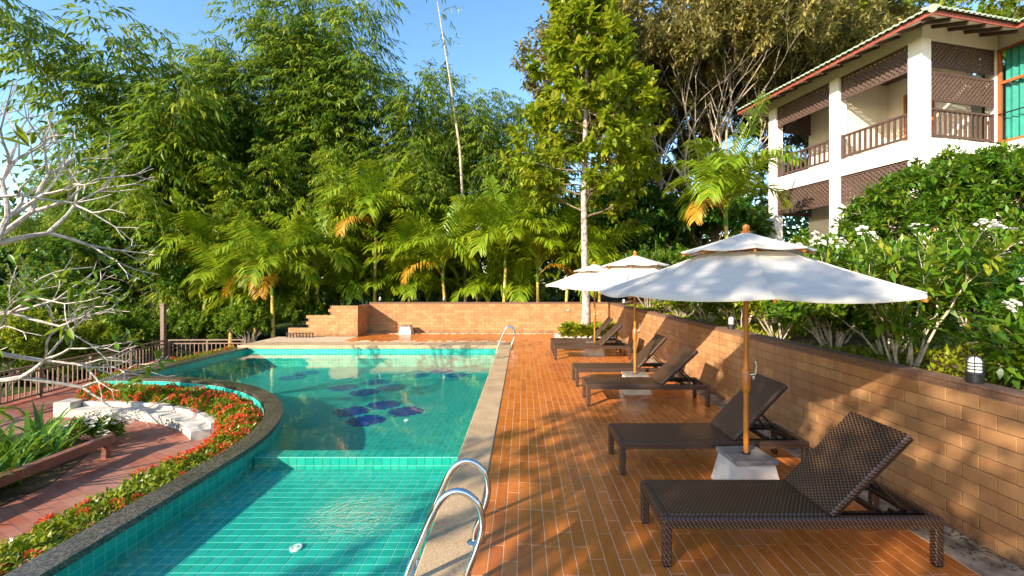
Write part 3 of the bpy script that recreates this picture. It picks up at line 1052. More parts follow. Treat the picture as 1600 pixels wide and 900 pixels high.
def parasol(label, loc, rz):
    t = thing('parasol', label[0], 'parasol', loc, rz, 'cream parasols')
    block_base(t)
    zz = 0.0
    p = MB(); p.tube([(0, 0, 0.335), (0, 0, 1.02 + zz)], 0.024, 14)
    p.build('lower_pole', M['pole_wood'], t, True)
    p = MB(); p.tube([(0, 0, 1.02 + zz), (0, 0, 2.36 + zz)], 0.0225, 14)
    p.build('upper_pole', M['pole_wood'], t, True)
    c = MB(); c.lathe([(0.026, .92 + zz), (0.042, .97 + zz), (0.042, 1.13 + zz), (0.028, 1.15 + zz)], 14)
    co = c.build('collar', M['pole_wood'], t, True)
    k = MB()
    k.tube([(0.03, -.02, 1.10 + zz), (0.075, -.035, 1.11 + zz), (0.085, -.035, 1.20 + zz), (0.07, -.03, 1.235 + zz)], 0.009, 8)
    k.lathe([(0.016, 0), (0.018, .03), (0.006, .035)], 10, (0.06, -.03, 1.06 + zz))
    k.build('crank', M['chrome'], co, True)
    R, rin, zr, zi = 1.425, 0.40, 1.90 + zz, 2.27 + zz

    def panel(r0, z0, r1, z1, sag, valance, name, nr=8, na=8):
        m = MB(); vs_ = []
        for i in range(nr + 1):
            u = i / nr
            r = r0 + (r1 - r0) * u
            z = z0 + (z1 - z0) * u - 0.012 * math.sin(math.pi * u) * (r1 - r0)
            for j in range(na + 1):
                a = (j / na - .5) * math.pi / 4
                rr = r * math.cos(math.pi / 8) / math.cos(a)
                w = 1 - (2 * j / na - 1) ** 2
                vs_.append((rr * math.cos(a), rr * math.sin(a), z - sag * w * u * (1 - .35 * u)))
        if valance:
            for j in range(na + 1):
                x, y, z = vs_[nr * (na + 1) + j]
                vs_.append((x * .997, y * .997, z - valance))
        n = na + 1
        rows = nr + (1 if valance else 0)
        fs = [(i * n + j, (i + 1) * n + j, (i + 1) * n + j + 1, i * n + j + 1) for i in range(rows) for j in range(na)]
        m.add(vs_, fs)
        return m.mesh(name, M['canvas'], True)
    pm_ = panel(rin, zi, R, zr, 0.05, 0.02, 'canopy_panel')
    cm_ = panel(0.03, 2.475 + zz, 0.60, 2.30 + zz, 0.025, 0.012, 'cap_panel', 5)
    for i in range(8):
        a = math.radians(22.5 + 45 * i)
        link('canopy_panel', pm_, t, (0, 0, 0), (0, 0, math.radians(45 * i + 45)))
        link('cap_panel', cm_, t, (0, 0, 0), (0, 0, math.radians(45 * i + 45)))
        ca, sa = math.cos(a), math.sin(a)
        r_ = MB()
        r_.bar((0.05 * ca, 0.05 * sa, 2.40 + zz), (0.585 * ca, 0.585 * sa, 2.262 + zz), 0.014, 0.02)
        r_.bar((0.05 * ca, 0.05 * sa, 2.325 + zz), (1.43 * ca, 1.43 * sa, 1.865 + zz), 0.014, 0.022)
        ro = r_.build('rib', M['pole_wood'], t)
        sm_ = MB(); sm_.tube([(r * ca, r * sa, zi + (zr - zi) * (r - rin) / (R - rin) + .002 - .012 * math.sin(math.pi * (r - rin) / (R - rin))) for r in np.linspace(rin, R, 7)], .0055, 5)
        sm_.build('seam', M['canvas'], t, True)
        s_ = MB(); s_.bar((0.04 * ca, 0.04 * sa, 1.86 + zz), (0.72 * ca, 0.72 * sa, 2.12 + zz), 0.013, 0.018)
        s_.build('strut', M['pole_wood'], ro)
    h = MB(); h.lathe([(0.024, 1.83 + zz), (0.05, 1.84 + zz), (0.05, 1.89 + zz), (0.024, 1.90 + zz)], 14)
    h.lathe([(0.024, 2.33 + zz), (0.055, 2.34 + zz), (0.055, 2.42 + zz), (0.03, 2.44 + zz)], 14)
    h.build('hub', M['pole_wood'], t, True)
    f = MB(); f.lathe([(0.045, 2.465 + zz), (0.05, 2.485 + zz), (0.025, 2.50 + zz), (0.034, 2.52 + zz), (0.03, 2.545 + zz), (0.006, 2.56 + zz)], 14)
    f.build('finial', M['pole_wood'], t, True)
    return t


parasol(('large cream parasol with dappled shade on its canopy beside the two shaded loungers',
         'grey stone parasol block with slate slab between the two shaded loungers'), (2.17, 4.42, 0), 0.06)
parasol(('sunlit cream parasol with stained canopy between the two middle loungers',
         'white stone parasol block with slate slab between the two middle loungers'), (2.04, 8.27, 0), 0.03)
parasol(('cream parasol standing in front of the mottled tree trunk and planted bed',
         'white stone parasol block standing in front of the planted tree bed'), (1.97, 12.48, 0), 0.0)
eb = thing('stone_block', 'empty white stone parasol block standing alone against the far wall', 'stone block', (-4.45, 17.35, 0), 0)
block_base(eb)


# pool ladders
def ladder(label, loc):
    t = thing('pool_ladder', label, 'pool ladder', loc, 0, 'steel pool ladders')
    prof = [(-0.37, 0.0), (-0.362, 0.10), (-0.30, 0.26), (-0.265, 0.40), (-0.285, 0.53), (-0.35, 0.61), (-0.43, 0.635), (-0.51, 0.60), (-0.58, 0.50), (-0.67, 0.30), (-0.745, 0.12), (-0.79, -0.02), (-0.80, -0.2), (-0.80, -0.6)]
    # smooth the profile
    P = [Vector((x, 0, z)) for x, z in prof]
    sm = []
    for i in range(len(P) - 1):
        p0, p1, p2, p3 = P[max(i - 1, 0)], P[i], P[i + 1], P[min(i + 2, len(P) - 1)]
        for k in range(5):
            u = k / 5
            sm.append(0.5 * ((2 * p1) + (p2 - p0) * u + (2 * p0 - 5 * p1 + 4 * p2 - p3) * u * u + (3 * p1 - p0 - 3 * p2 + p3) * u ** 3))
    sm.append(P[-1])
    for y in (0.0, 0.5):
        r = MB(); r.tube([(p.x, y, p.z) for p in sm], 0.0225, 12)
        ro = r.build('rail', M['steel'], t, True)
        f = MB(); f.lathe([(0.055, 0.013), (0.055, 0.02), (0.04, 0.032), (0.026, 0.036)], 18, (-0.37, y, 0))
        f.build('foot_plate', M['steel'], ro, True)
    for z in (-0.10, -0.36):
        s = MB(); s.rbox(-0.86, -0.775, 0.024, 0.476, z - .03, z, 0.008)
        s.build('tread', M['steel'], t)
    return t


ladder('polished steel pool ladder rails beside the paddling pool', (0.0, 2.96, 0))
ladder('polished steel pool ladder rails at the far corner of the pool', (0.02, 13.5, 0))


# caged lamps on the walls
def wall_lamp(label, loc):
    t = thing('wall_lamp', label, 'lamp', loc, 0, 'caged lamps along the wall tops')
    b = MB(); b.lathe([(0.05, 0), (0.055, 0.005), (0.055, 0.06), (0.06, 0.065), (0.06, 0.08), (0.05, 0.085)], 18)
    b.build('housing', M['lamp_body'], t, True)
    g_ = MB(); g_.lathe([(0.044, 0.086), (0.044, 0.165), (0.036, 0.19), (0.018, 0.203), (0.003, 0.206)], 18)
    g_.build('opal_glass', M['lamp_glass'], t, True)
    c = MB()
    for z in (0.11, 0.135, 0.16):
        c.tube([(0.051 * math.cos(a), 0.051 * math.sin(a), z) for a in np.linspace(0, 2 * math.pi, 21)], 0.0035, 5, False)
    for k in range(4):
        a = math.pi / 4 + k * math.pi / 2
        c.tube([(r * math.cos(a), r * math.sin(a), z) for r, z in ((.051, .086), (.051, .165), (.042, .193), (.02, .209), (0, .212))], 0.0035, 5, False)
    c.build('cage', M['lamp_body'], t, True)
    return t


wall_lamp('caged lamp on the block wall beside the leafy white flowered plant', (3.60, 3.62, 1.196))
wall_lamp('caged lamp on the wall top seen behind the large parasol pole', (3.53, 7.7, 1.196))
wall_lamp('caged lamp on the wall top near the middle loungers', (3.48, 11.5, 1.196))
wall_lamp('caged lamp on the wall top near the far corner', (3.42, 15.4, 1.196))
wall_lamp('caged lamp on the back wall above the empty parasol block', (-5.6, 17.83, 1.194))
wall_lamp('caged lamp on the back wall between two yellow palms', (-3.1, 17.83, 1.194))

# small white marker on the back wall and the depth mark on the coping
m = MB(); m.rbox(-0.06, 0.06, -0.02, 0.0, 0, 0.05, 0.004)
tag(m.build('wall_plate', M['white_block'], None, False, (1.75, 17.735, 0.86)), 'small pale plate set in the far block wall', 'plate')


# ================================================================== fences and the lower terrace
def fence(label, a, b, top, name='railing', posts=3, spacing=0.135, tall=None):
    a = Vector((a[0], a[1], TZ)); b = Vector((b[0], b[1], TZ))
    L_ = (b - a).length
    rz = math.atan2((b - a).y, (b - a).x)
    t = thing(name, label, 'railing', a, rz, 'brown railings round the lower terrace')
    H = top - TZ
    for z, w, h in ((H - .02, .06, .04), (H - .13, .04, .035), (0.07, .04, .035)):
        r = MB(); r.rbox(0, L_, -w / 2, w / 2, z - h / 2, z + h / 2, .004)
        r.build('rail', M['fence'], t)
    bm_ = MB(); bm_.box(-.011, .011, -.011, .011, 0.089, H - .149)
    bme = bm_.mesh('baluster', M['fence'])
    n = int(L_ / spacing)
    pm_ = MB(); pm_.rbox(-.03, .03, -.03, .03, 0, H - .041, .004)
    pme = pm_.mesh('post', M['fence'])
    for i in range(1, n):
        x = i * L_ / n
        if any(abs(x - L_ * k / posts) < .06 for k in range(posts + 1)): continue
        link('baluster', bme, t, (x, 0, 0))
    for k in range(posts + 1):
        if tall is not None and k == tall: continue
        link('post', pme, t, (min(max(L_ * k / posts, .031), L_ - .031), 0, 0))
    return t


f1 = fence('long brown metal railing along the open side of the terrace', (-10.35, 6.0), (-11.45, 14.5), 0.14, posts=6)
f2 = fence('brown metal railing running behind the pool to the stepped wall', (-11.4, 14.62), (-8.95, 14.7), 0.14, posts=2)
cpo = MB(); cpo.rbox(-.06, .06, -.06, .06, 0, 1.85, .008); cpo.rbox(-.075, .075, -.075, .075, 1.852, 1.9, .008)
tag(cpo.build('corner_post', M['fence'], None, False, (-11.55, 14.6, TZ)), 'tall brown square post where the two railings meet', 'post')
f3 = thing('short_railing', 'short dark railing on the pale slab before the stepped wall', 'railing', (-8.45, 16.2, 0), 0)
m = MB(); m.box(0, 1.0, -.015, .015, .15, .18); m.build('rail', M['dark_metal'], f3)
for i in range(9):
    m = MB(); m.box(.02 + i * .115, .055 + i * .115, -.012, .012, 0, .149); m.build('baluster', M['dark_metal'], f3)

# curved white seat wall round the terrace
sb = thing('curved_bench', 'low curved whitewashed block bench under the red flower hedge', 'bench', (0, 0, TZ))
def arc_block(d0, d1, o0, o1, z0, z1, name, g_=0.25):
    m = MB(); vs_ = []
    n = 3
    for z in (z0, z1):
        for o in (o0, o1):
            for k in range(n + 1):
                d = d0 + g_ * .5 + (d1 - d0 - g_) * k / n
                vs_.append((*ell(d, o), z))
    N = n + 1
    fs = []
    for k in range(n):
        fs += [(2 * N + k, 3 * N + k, 3 * N + k + 1, 2 * N + k + 1), (k, 2 * N + k, 2 * N + k + 1, k + 1), (N + k, N + k + 1, 3 * N + k + 1, 3 * N + k), (k, k + 1, N + k + 1, N + k)]
    fs += [(0, N, 3 * N, 2 * N), (n, 2 * N + n, 3 * N + n, N + n)]
    m.add(vs_, fs)
    o = m.build(name, M['white_block'], sb)
    bm = bmesh.new(); bm.from_mesh(o.data); bmesh.ops.recalc_face_normals(bm, faces=bm.faces); bm.to_mesh(o.data); bm.free()
for d in range(38, 94, 7):
    arc_block(d, d + 7, 0.80, 0.93, 0, 0.24, 'back_block', .12)
    arc_block(d, d + 7, 0.935, 1.20, 0, 0.155, 'seat_block', .12)
ex, ey = ell(97.0, .95)
m = MB(); m.rbox(-.17, .17, -.17, .17, 0, .28, .01); m.build('end_block', M['white_block'], sb, False, (ex, ey, 0))

# low brown rail in front of the lily bed
lr = thing('low_rail', 'low brown painted beam on short posts edging the lily bed', 'rail', (-6.15, 3.2, TZ))
m = MB(); m.rbox(-.06, .06, 0, 3.6, .20, .32, .006); m.build('beam', M['brown_paint'], lr)
for y in (.1, 1.8, 3.5):
    m = MB(); m.rbox(-.04, .04, y - .04, y + .04, 0, .199, .004); m.build('post', M['brown_paint'], lr)
m = MB(); m.add([(-8.9, 2.5, TZ + .012), (-6.0, 2.5, TZ + .012), (-6.05, 5.8, TZ + .012), (-6.8, 7.4, TZ + .012), (-8.9, 7.6, TZ + .012)], [(0, 1, 2, 3, 4)])
tag(m.build('planting_bed', M['soil']), kind='structure')


# ================================================================== building
BU = Vector((-.229, .973, 0)); BV = Vector((.973, .229, 0))
bz = 2.2
bld = thing('villa', 'two storey cream villa with timber lattice balconies and green tiled roof', 'building', (10.97, 12.5, bz), 0)
BM = Matrix(((BU.x, BV.x, 0), (BU.y, BV.y, 0), (0, 0, 1))).to_4x4()   # local (u, v, z) -> world offset
bld.matrix_world = Matrix.Translation((10.97, 12.5, bz)) @ Matrix(((BV.x, -BU.x * -1, 0, 0), (BV.y, BU.y, 0, 0), (0, 0, 1, 0), (0, 0, 0, 1)))
# local axes now: x = v (to the right), y = u (away), z up, z=0 at h=2.2
def hz(h): return h - bz
LB = 5.4
def part(name, mat, boxes, smooth=False):
    m = MB()
    for b_ in boxes: m.box(*b_)
    return m.build(name, mat, bld, smooth)
# columns
for (x, y) in ((-.0, 0.0), (0, LB / 2), (0, LB)):
    part('column', M['plaster_white'], [(x, x + .34, y - .17 if y else 0.0, y + .17 if y else .36, -1.6, hz(8.72))])
part('beam', M['plaster'], [(0.02, .32, -.0, LB + .17, hz(8.725), hz(9.15))])
part('beam', M['plaster'], [(.325, 2.9, 0.02, .30, hz(8.725), hz(9.15))])
part('floor_slab', M['plaster_white'], [(.03, 2.2, .37, LB / 2 - .171, hz(5.46), hz(6.0)), (.03, 2.2, LB / 2 + .171, LB - .171, hz(5.46), hz(6.0))])
part('floor_slab', M['plaster_white'], [(.345, 2.9, .03, .36, hz(5.46), hz(6.0))])
part('ground_slab', M['plaster_white'], [(.03, 6, .37, LB + .1, -1.6, hz(2.6))])
# inner walls
part('balcony_wall', M['plaster'], [(1.9, 2.1, 2.9, LB + .17, hz(2.6), hz(9.1))])
part('balcony_wall', M['plaster'], [(2.21, 2.4, .37, 2.85, hz(2.6), hz(9.1))])
part('partition', M['plaster'], [(.345, 2.2, LB / 2 - .08, LB / 2 + .08, hz(6.0), hz(8.7)), (.345, 2.2, LB / 2 - .08, LB / 2 + .08, hz(2.6), hz(5.45))])
part('main_wall', M['plaster'], [(2.45, 7.5, 2.0, LB + .17, -1.6, hz(9.1))])
part('ceiling', M['wood_dark'], [(.33, 2.4, .31, LB, hz(8.73), hz(8.78))])
part('ceiling', M['wood_dark'], [(.33, 2.4, .38, LB, hz(5.40), hz(5.45))])
# doors at the back of the balconies
for y0 in (1.2, 3.4):
    for z0 in (hz(6.0), hz(2.6)):
        x_ = 2.205 if y0 < 2 else 1.895
        d_ = part('balcony_door', M['red_frame'], [(x_ - .04, x_, y0, y0 + .08, z0, z0 + 2.15), (x_ - .04, x_, y0 + .82, y0 + .9, z0, z0 + 2.15), (x_ - .04, x_, y0 + .08, y0 + .82, z0 + 2.07, z0 + 2.15), (x_ - .04, x_, y0 + .08, y0 + .82, z0, z0 + .1), (x_ - .035, x_ - .002, y0 + .08, y0 + .82, z0 + 1.4, z0 + 1.46)])
        m = MB(); m.box(x_ - .02, x_ - .014, y0 + .08, y0 + .82, z0 + .1, z0 + 2.07)
        m.build('pane', M['glass'], d_)
        m = MB(); m.box(x_ - .01, x_ - .004, y0 + .08, y0 + .82, z0 + .1, z0 + 2.07)
        m.build('curtain', M['curtain'], d_)


def lattice(p0, axis, length, z0, z1, off, pitch=0.145, w=0.062):
    """crossed timber lattice panel; axis 'y' (along the facade) or 'x'"""
    m = MB()
    def P(s, z, d):
        return (p0[0] + d, p0[1] + s, z) if axis == 'y' else (p0[0] + s, p0[1] + d, z)
    h = z1 - z0
    up = (1, 0, 0) if axis == 'y' else (0, 1, 0)
    for sgn, d in ((1, off), (-1, off + .022)):
        c = -h - pitch
        while c < length + h:
            # slat: s = c + t, z = t   (or mirrored)
            t0, t1 = max(0, -c), min(h, length - c)
            if t1 - t0 > .03:
                if sgn > 0: a_, b_ = (c + t0, z0 + t0), (c + t1, z0 + t1)
                else: a_, b_ = (c + t0, z1 - t0), (c + t1, z1 - t1)
                m.bar(P(a_[0], a_[1], d), P(b_[0], b_[1], d), w * .9, .018, up)
            c += pitch
    o = m.build('lattice', M['wood_lattice'], bld)
    o['kind'] = 'stuff'
    f_ = MB()
    for z in (z0, z1):
        f_.bar(P(0, z, off + .011), P(length, z, off + .011), .05, .07, (0, 0, 1))
    for s in (0.025, length - .025):
        f_.bar(P(s, z0 + .036, off + .011), P(s, z1 - .036, off + .011), .05, .048, up)
    f_.build('lattice_frame', M['wood_dark'], bld)


def balustrade(p0, axis, length, z0, hgt=0.80, n=12):
    def P(s, z, d=0.0):
        return (p0[0] + d, p0[1] + s, z) if axis == 'y' else (p0[0] + s, p0[1] + d, z)
    m = MB()
    m.bar(P(0, z0 + hgt - .03), P(length, z0 + hgt - .03), .08, .06)
    ro = m.build('hand_rail', M['wood_dark'], bld)
    m = MB(); m.bar(P(0, z0 + .10), P(length, z0 + .10), .05, .07)
    m.build('bottom_rail', M['wood_dark'], bld)
    m = MB(); m.box(-.02, .02, -.032, .032, z0 + .137, z0 + hgt - .061) if axis == 'y' else m.box(-.032, .032, -.02, .02, z0 + .137, z0 + hgt - .061)
    bme = m.mesh('baluster', M['wood_dark'])
    for i in range(n):
        link('baluster', bme, bld, P((i + .5) * length / n, 0))
    for s in (.035, length - .035):
        m = MB(); m.bar(P(s, z0), P(s, z0 + hgt + .02), .07, .07, (1, 0, 0)); m.build('newel', M['wood_dark'], bld)


y_a0, y_a1 = .37, LB / 2 - .18
y_b0, y_b1 = LB / 2 + .18, LB - .18
for (a, b) in ((y_a0, y_a1), (y_b0, y_b1)):
    lattice((.10, a), 'y', b - a, hz(8.0), hz(8.70), 0)
    lattice((.10, a), 'y', b - a, hz(4.62), hz(5.42), 0)
    balustrade((.12, a), 'y', b - a, hz(6.003))
    balustrade((.12, a), 'y', b - a, hz(2.603))
lattice((.36, .10), 'x', 2.5, hz(8.05), hz(8.70), 0)
lattice((.36, .10), 'x', 2.5, hz(7.10), hz(7.85), 0)
lattice((.36, .10), 'x', 2.5, hz(4.62), hz(5.42), 0)
balustrade((.36, .12), 'x', 2.5, hz(6.003), 0.86, 13)
# far end openings of the balconies
lattice((.36, LB + .05), 'x', 1.5, hz(7.9), hz(8.70), 0)
lattice((.36, LB + .05), 'x', 1.5, hz(4.62), hz(5.42), 0)
# wing with the tall windows, coming forward on the right
part('wing_wall', M['plaster_white'], [(2.95, 3.2, -8, .36, -1.6, hz(6.0)), (2.95, 3.2, -8, .36, hz(8.75), hz(9.15)), (2.95, 3.2, .1, .36, hz(6.0), hz(8.75))])
part('wing_back', M['dark_room'], [(5.5, 5.6, -8, 2, hz(5.9), hz(9.1))])
wf = []
for k in range(5):
    y1 = .07 - k * 1.0
    wf.append((2.97, 3.06, y1 - .07, y1, hz(6.0), hz(8.75)))
wf += [(2.97, 3.06, -8, .07, hz(8.69), hz(8.749)), (2.975, 3.055, -8, .0, hz(7.72), hz(7.80)), (2.975, 3.055, -8, .0, hz(6.003), hz(6.09))]
win = part('window', M['red_frame'], wf)
m = MB(); m.box(3.01, 3.016, -8, .0, hz(6.1), hz(8.68)); m.build('pane', M['glass'], win)
cu = MB()
n = 220
vs_ = []
for i in range(n + 1):
    y = -7.5 + 7.5 * i / n
    d = 3.16 + .03 * math.sin(y * 42) + .012 * math.sin(y * 17)
    vs_ += [(d, y, hz(6.02)), (d, y, hz(8.74))]
cu.add(vs_, [(2 * i, 2 * i + 2, 2 * i + 3, 2 * i + 1) for i in range(n)])
cu.build('curtain', M['curtain'], win, True)
hr = MB(); hr.tube([(2.93, -8, hz(6.85)), (2.93, .02, hz(6.85))], .018, 8); hr.build('guard_bar', M['dark_metal'], bld, True)

# roof: hipped main roof meeting the wing roof, wavy tiles
def roof_z(v, u):
    main = np.minimum(np.minimum(u + .85, v + .85), LB + .85 - u)
    wing = v - 2.1
    return np.where((u < -.85) | (v < -.85), wing, np.maximum(main, wing))
def roof_mesh(dz, wave, name, mat):
    st = 0.0425
    vv = np.arange(-.85, 6.2, st); uu = np.arange(-6.0, LB + .85 + .01, st)
    V, U = np.meshgrid(vv, uu)
    main = np.minimum(np.minimum(U + .85, V + .85), LB + .85 - U)
    wing = V - 2.1
    useb = (U + .85 < V + .85) & (U + .85 < LB + .85 - U) & (main >= wing)
    h = roof_z(V, U)
    ph = np.where(useb, V, U)
    cour = np.floor(np.maximum(h, 0) / .33) * 0.012
    Z = hz(8.86) + dz + h * .42 + wave * np.abs(np.sin(ph * math.pi / .19)) - cour * (wave > 0)
    ok = (h >= -.001)
    idx = np.arange(U.size).reshape(U.shape)
    q = ok[:-1, :-1] & ok[1:, :-1] & ok[:-1, 1:] & ok[1:, 1:]
    F = np.stack([idx[:-1, :-1], idx[:-1, 1:], idx[1:, 1:], idx[1:, :-1]], -1)[q]
    me = raw_mesh(name, np.stack([V, U, Z], -1).reshape(-1, 3), F, mat)
    bm = bmesh.new(); bm.from_mesh(me)
    bmesh.ops.delete(bm, geom=[v for v in bm.verts if not v.link_faces], context='VERTS')
    bm.to_mesh(me); bm.free()
    return me
ro = link('roof', roof_mesh(0.0, 0.055, 'roof', M['roof']), bld)
so = link('soffit', roof_mesh(-0.10, 0.0, 'soffit', M['plaster']), ro)
fa = MB()
e = .85
fa.box(-e - .03, -e, -e, LB + e, hz(8.75), hz(8.865)); fa.box(-e - .03, 2.05, -e - .03, -e, hz(8.75), hz(8.865))
fa.box(2.05, 2.08, -6, -e - .031, hz(8.75), hz(8.865)); fa.box(-e, 3, LB + e, LB + e + .03, hz(8.75), hz(8.865))
fa.build('fascia', M['fascia'], ro)
prof = [(math.cos(a), math.sin(a)) for a in np.linspace(0, math.pi, 7)]
def eave_tile():
    m_ = MB()
    vs__ = []
    for yy, zz_ in ((-.10, -.042), (.30, .126)):
        vs__ += [(.085 * c_, yy, zz_ + .065 * s_) for c_, s_ in prof]
        vs__ += [(.060 * c_, yy, zz_ + .040 * s_ - .012) for c_, s_ in prof]
    n_ = 7
    fs_ = []
    for i_ in range(n_ - 1):
        fs_ += [(i_, 2 * n_ + i_, 2 * n_ + i_ + 1, i_ + 1), (n_ + i_, n_ + i_ + 1, 3 * n_ + i_ + 1, 3 * n_ + i_), (i_, i_ + 1, n_ + i_ + 1, n_ + i_)]
    m_.add(vs__, fs_)
    return m_.mesh('eave_tile', M['roof'])
EAVE = eave_tile()
for k in range(37):
    link('eave_tile', EAVE, ro, (-e - .03, -e + .09 + k * .19, hz(8.90)), (0, 0, math.radians(-90)))
for k in range(16):
    link('eave_tile', EAVE, ro, (-e + .09 + k * .19, -e - .03, hz(8.90)))
for k in range(26):
    link('eave_tile', EAVE, ro, (2.05, -e - .2 - k * .19, hz(8.90)), (0, 0, math.radians(-90)))
hp = MB()
for k in range(12):
    a = -.9 + k * .28
    hp.lathe([(.10, 0), (.085, .30)], 10)
    nv = 20
    z = hz(8.9) + (a + .85) * .42
    d = Vector((1, 1, .42)).normalized()
    for i in range(len(hp.v) - nv, len(hp.v)):
        x, y, zz_ = hp.v[i]
        r = Vector((x, y, 0))
        s1 = Vector((1, -1, 0)).normalized(); s2 = d.cross(s1)
        p = Vector((a, a, z)) + s1 * x + s2 * y + d * zz_
        hp.v[i] = tuple(p)
hp.build('hip_caps', M['roof'], ro, True)['kind'] = 'stuff'
for k in range(11):
    rf = MB(); y = -.6 + k * .6
    rf.bar((-.82, y, hz(8.72)), (.05, y, hz(9.08)), .05, .09); rf.build('rafter', M['wood_dark'], ro)
for k in range(5):
    rf = MB(); x = -.2 + k * .6
    rf.bar((x, -.82, hz(8.72)), (x, .05, hz(9.08)), .05, .09); rf.build('rafter', M['wood_dark'], ro)


# ================================================================== vegetation
def bamboo_meshes(seed, H, n_culm, spread, n_spray, mat, lean=None, leaf=0.36):
    rng = np.random.default_rng(seed)
    cul = MB()
    paths = []
    for i in range(n_culm):
        a = rng.uniform(0, 2 * math.pi)
        if lean is not None and rng.random() < .5: a = lean + rng.normal(0, .5)
        r0 = rng.uniform(0, .8)
        hh = H * rng.uniform(.72, 1.03)
        out = spread * rng.uniform(.35, 1.1)
        P = []
        for k in range(12):
            t = k / 11
            rad = r0 + out * t ** 2.3
            z = hh * (t - .10 * t ** 4)
            P.append((math.cos(a) * rad, math.sin(a) * rad, z))
        cul.tube(P, [.045 * (1 - .9 * k / 11) + .004 for k in range(12)], 5, False)
        paths.append(np.array(P))
    # sprays
    which = rng.integers(0, n_culm, n_spray)
    t = rng.beta(1.7, 1.25, n_spray) * .86 + .14
    kf = t * 11; k0 = np.minimum(kf.astype(int), 10); fr = (kf - k0)[:, None]
    PA = np.stack(paths)
    c = PA[which, k0] * (1 - fr) + PA[which, k0 + 1] * fr
    ax = unit(PA[which, k0 + 1] - PA[which, k0])
    az = rng.uniform(0, 2 * math.pi, n_spray)
    od = np.stack([np.cos(az), np.sin(az), rng.uniform(-.15, .55, n_spray)], -1)
    rad = rng.uniform(.1, 1.0, n_spray) ** .8 * (1.5 * (1 - t) ** .5 + .35)
    base = c + od * rad[:, None] - np.array([0, 0, .25]) * (rad ** 2)[:, None]
    tw = unit(od + np.array([0, 0, -.55]) * rng.uniform(.2, 1.4, (n_spray, 1)))
    twl = rng.uniform(.35, .75, n_spray)
    cl = []
    sv = rng.normal(.5, .24, n_spray)
    side = unit(np.cross(tw, np.array([0, 0, 1.0])))
    nl = 9
    for k in range(nl):
        u = k / (nl - 1)
        p = base + tw * (twl * u)[:, None] - np.array([0, 0, .22]) * (u * u * twl)[:, None]
        s = 1 if k % 2 else -1
        d = tw * .75 + side * s * (.75 - .5 * u) + np.array([0, 0, -.55]) + rng.normal(0, .18, (n_spray, 3))
        cl.append(leaves(p, d, leaf * rng.uniform(.65, 1.15, n_spray), leaf * .18, np.clip(sv + rng.normal(0, .15, n_spray), 0, 1), rng=rng))
    return cul.mesh('culms', M['culm'], True), cloud_mesh('foliage', cl, mat)


BAM = [bamboo_meshes(11, 15.5, 13, 4.4, 3300, M['l_bamboo']),
       bamboo_meshes(12, 14.0, 11, 3.9, 2900, M['l_bamboo']),
       bamboo_meshes(13, 12.0, 13, 4.5, 3700, M['l_bamboo2'], None, .40)]


def bamboo(kind, x, y, z, s, rz, label):
    t = thing('bamboo_clump', label, 'bamboo', (x, y, z), rz, 'bamboo clumps on the hillside', s)
    link('culms', BAM[kind][0], t)
    link('foliage', BAM[kind][1], t)


def wx(px, y): return (px - 817) / 710 * y
for k, px, y, s, rz, lab in (
        (2, 238, 22.0, 1.34, 0.9, 'tall bright bamboo clump arching over the railing corner'),
        (2, 50, 26.0, .62, 2.1, 'low bamboo clump beyond the open side of the terrace'),
        (0, 335, 24.0, 1.05, 1.1, 'tall bamboo clump behind the far railing'),
        (1, 440, 24.5, 1.28, 3.0, 'bamboo clump left of the tallest palm'),
        (0, 520, 24.0, 1.26, 4.4, 'tall feathery bamboo clump above the stepped wall'),
        (2, 570, 22.0, .74, 5.2, 'low bright bamboo clump behind the tallest palm'),
        (1, 635, 24.0, 1.16, 0.2, 'bamboo clump beside the bare leaning culm'),
        (0, 740, 25.0, .92, 2.6, 'low bamboo clump behind the yellow palms'),
        (1, 815, 24.0, 1.0, 5.5, 'bamboo clump half hidden by the mottled tree crown'),
        (2, 420, 21.5, .70, 3.7, 'low bright bamboo behind the orange dry frond'),
        (0, 140, 27.0, .74, 5.0, 'bamboo clump furthest down the slope beyond the plumeria'),
        (2, 120, 20.0, .55, 1.0, 'small bright bamboo below the plumeria branches'),
        (2, 300, 19.5, .62, 2.9, 'small bright bamboo behind the tall square post'),
        (1, 690, 22.0, .66, 1.9, 'short bamboo clump just behind the far wall palms')):
    bamboo(k, wx(px, y), y, -1.0 if px < 420 else 0.1, s, rz, lab)
# single bare culm rising over the rest
t = thing('bare_bamboo', 'single bare leaning bamboo culm rising above the other trees', 'bamboo', (wx(727, 21), 21, 0.1))
m = MB()
PB = [Vector((0, 0, 0)), Vector((-.03, 0, 4.0)), Vector((-.25, 0, 8.0)), Vector((-.75, 0, 11.5)), Vector((-1.25, 0, 14.6)), Vector((-1.5, 0, 16))]
m.tube(PB, [.075, .07, .06, .045, .025, .012], 7)
m.build('culm', M['culm_bare'], t, True)
rg = np.random.default_rng(5)
pp, dd = [], []
for h_ in np.concatenate([rg.uniform(8, 11, 5), rg.uniform(11, 16, 16)]):
    k = 2 if h_ < 11.5 else 3
    f_ = (h_ - PB[k].z) / max(PB[k + 1].z - PB[k].z, .1)
    c = np.array(PB[k].lerp(PB[k + 1], min(f_, 1.2)))
    a = rg.uniform(0, 6.28)
    d = np.array([math.cos(a), math.sin(a), .3])
    L_ = rg.uniform(.4, 1.5)
    for q in range(int(10 * L_) + 4):
        u = rg.uniform(.1, 1)
        pp.append(c + d * L_ * u - np.array([0, 0, .4 * u * u * L_])); dd.append(d * .6 + rg.normal(0, .4, 3) + np.array([0, 0, -.8]))
link('foliage', cloud_mesh('foliage', [leaves(np.array(pp), np.array(dd), .34, .05, rng=rg)], M['l_bamboo']), t)


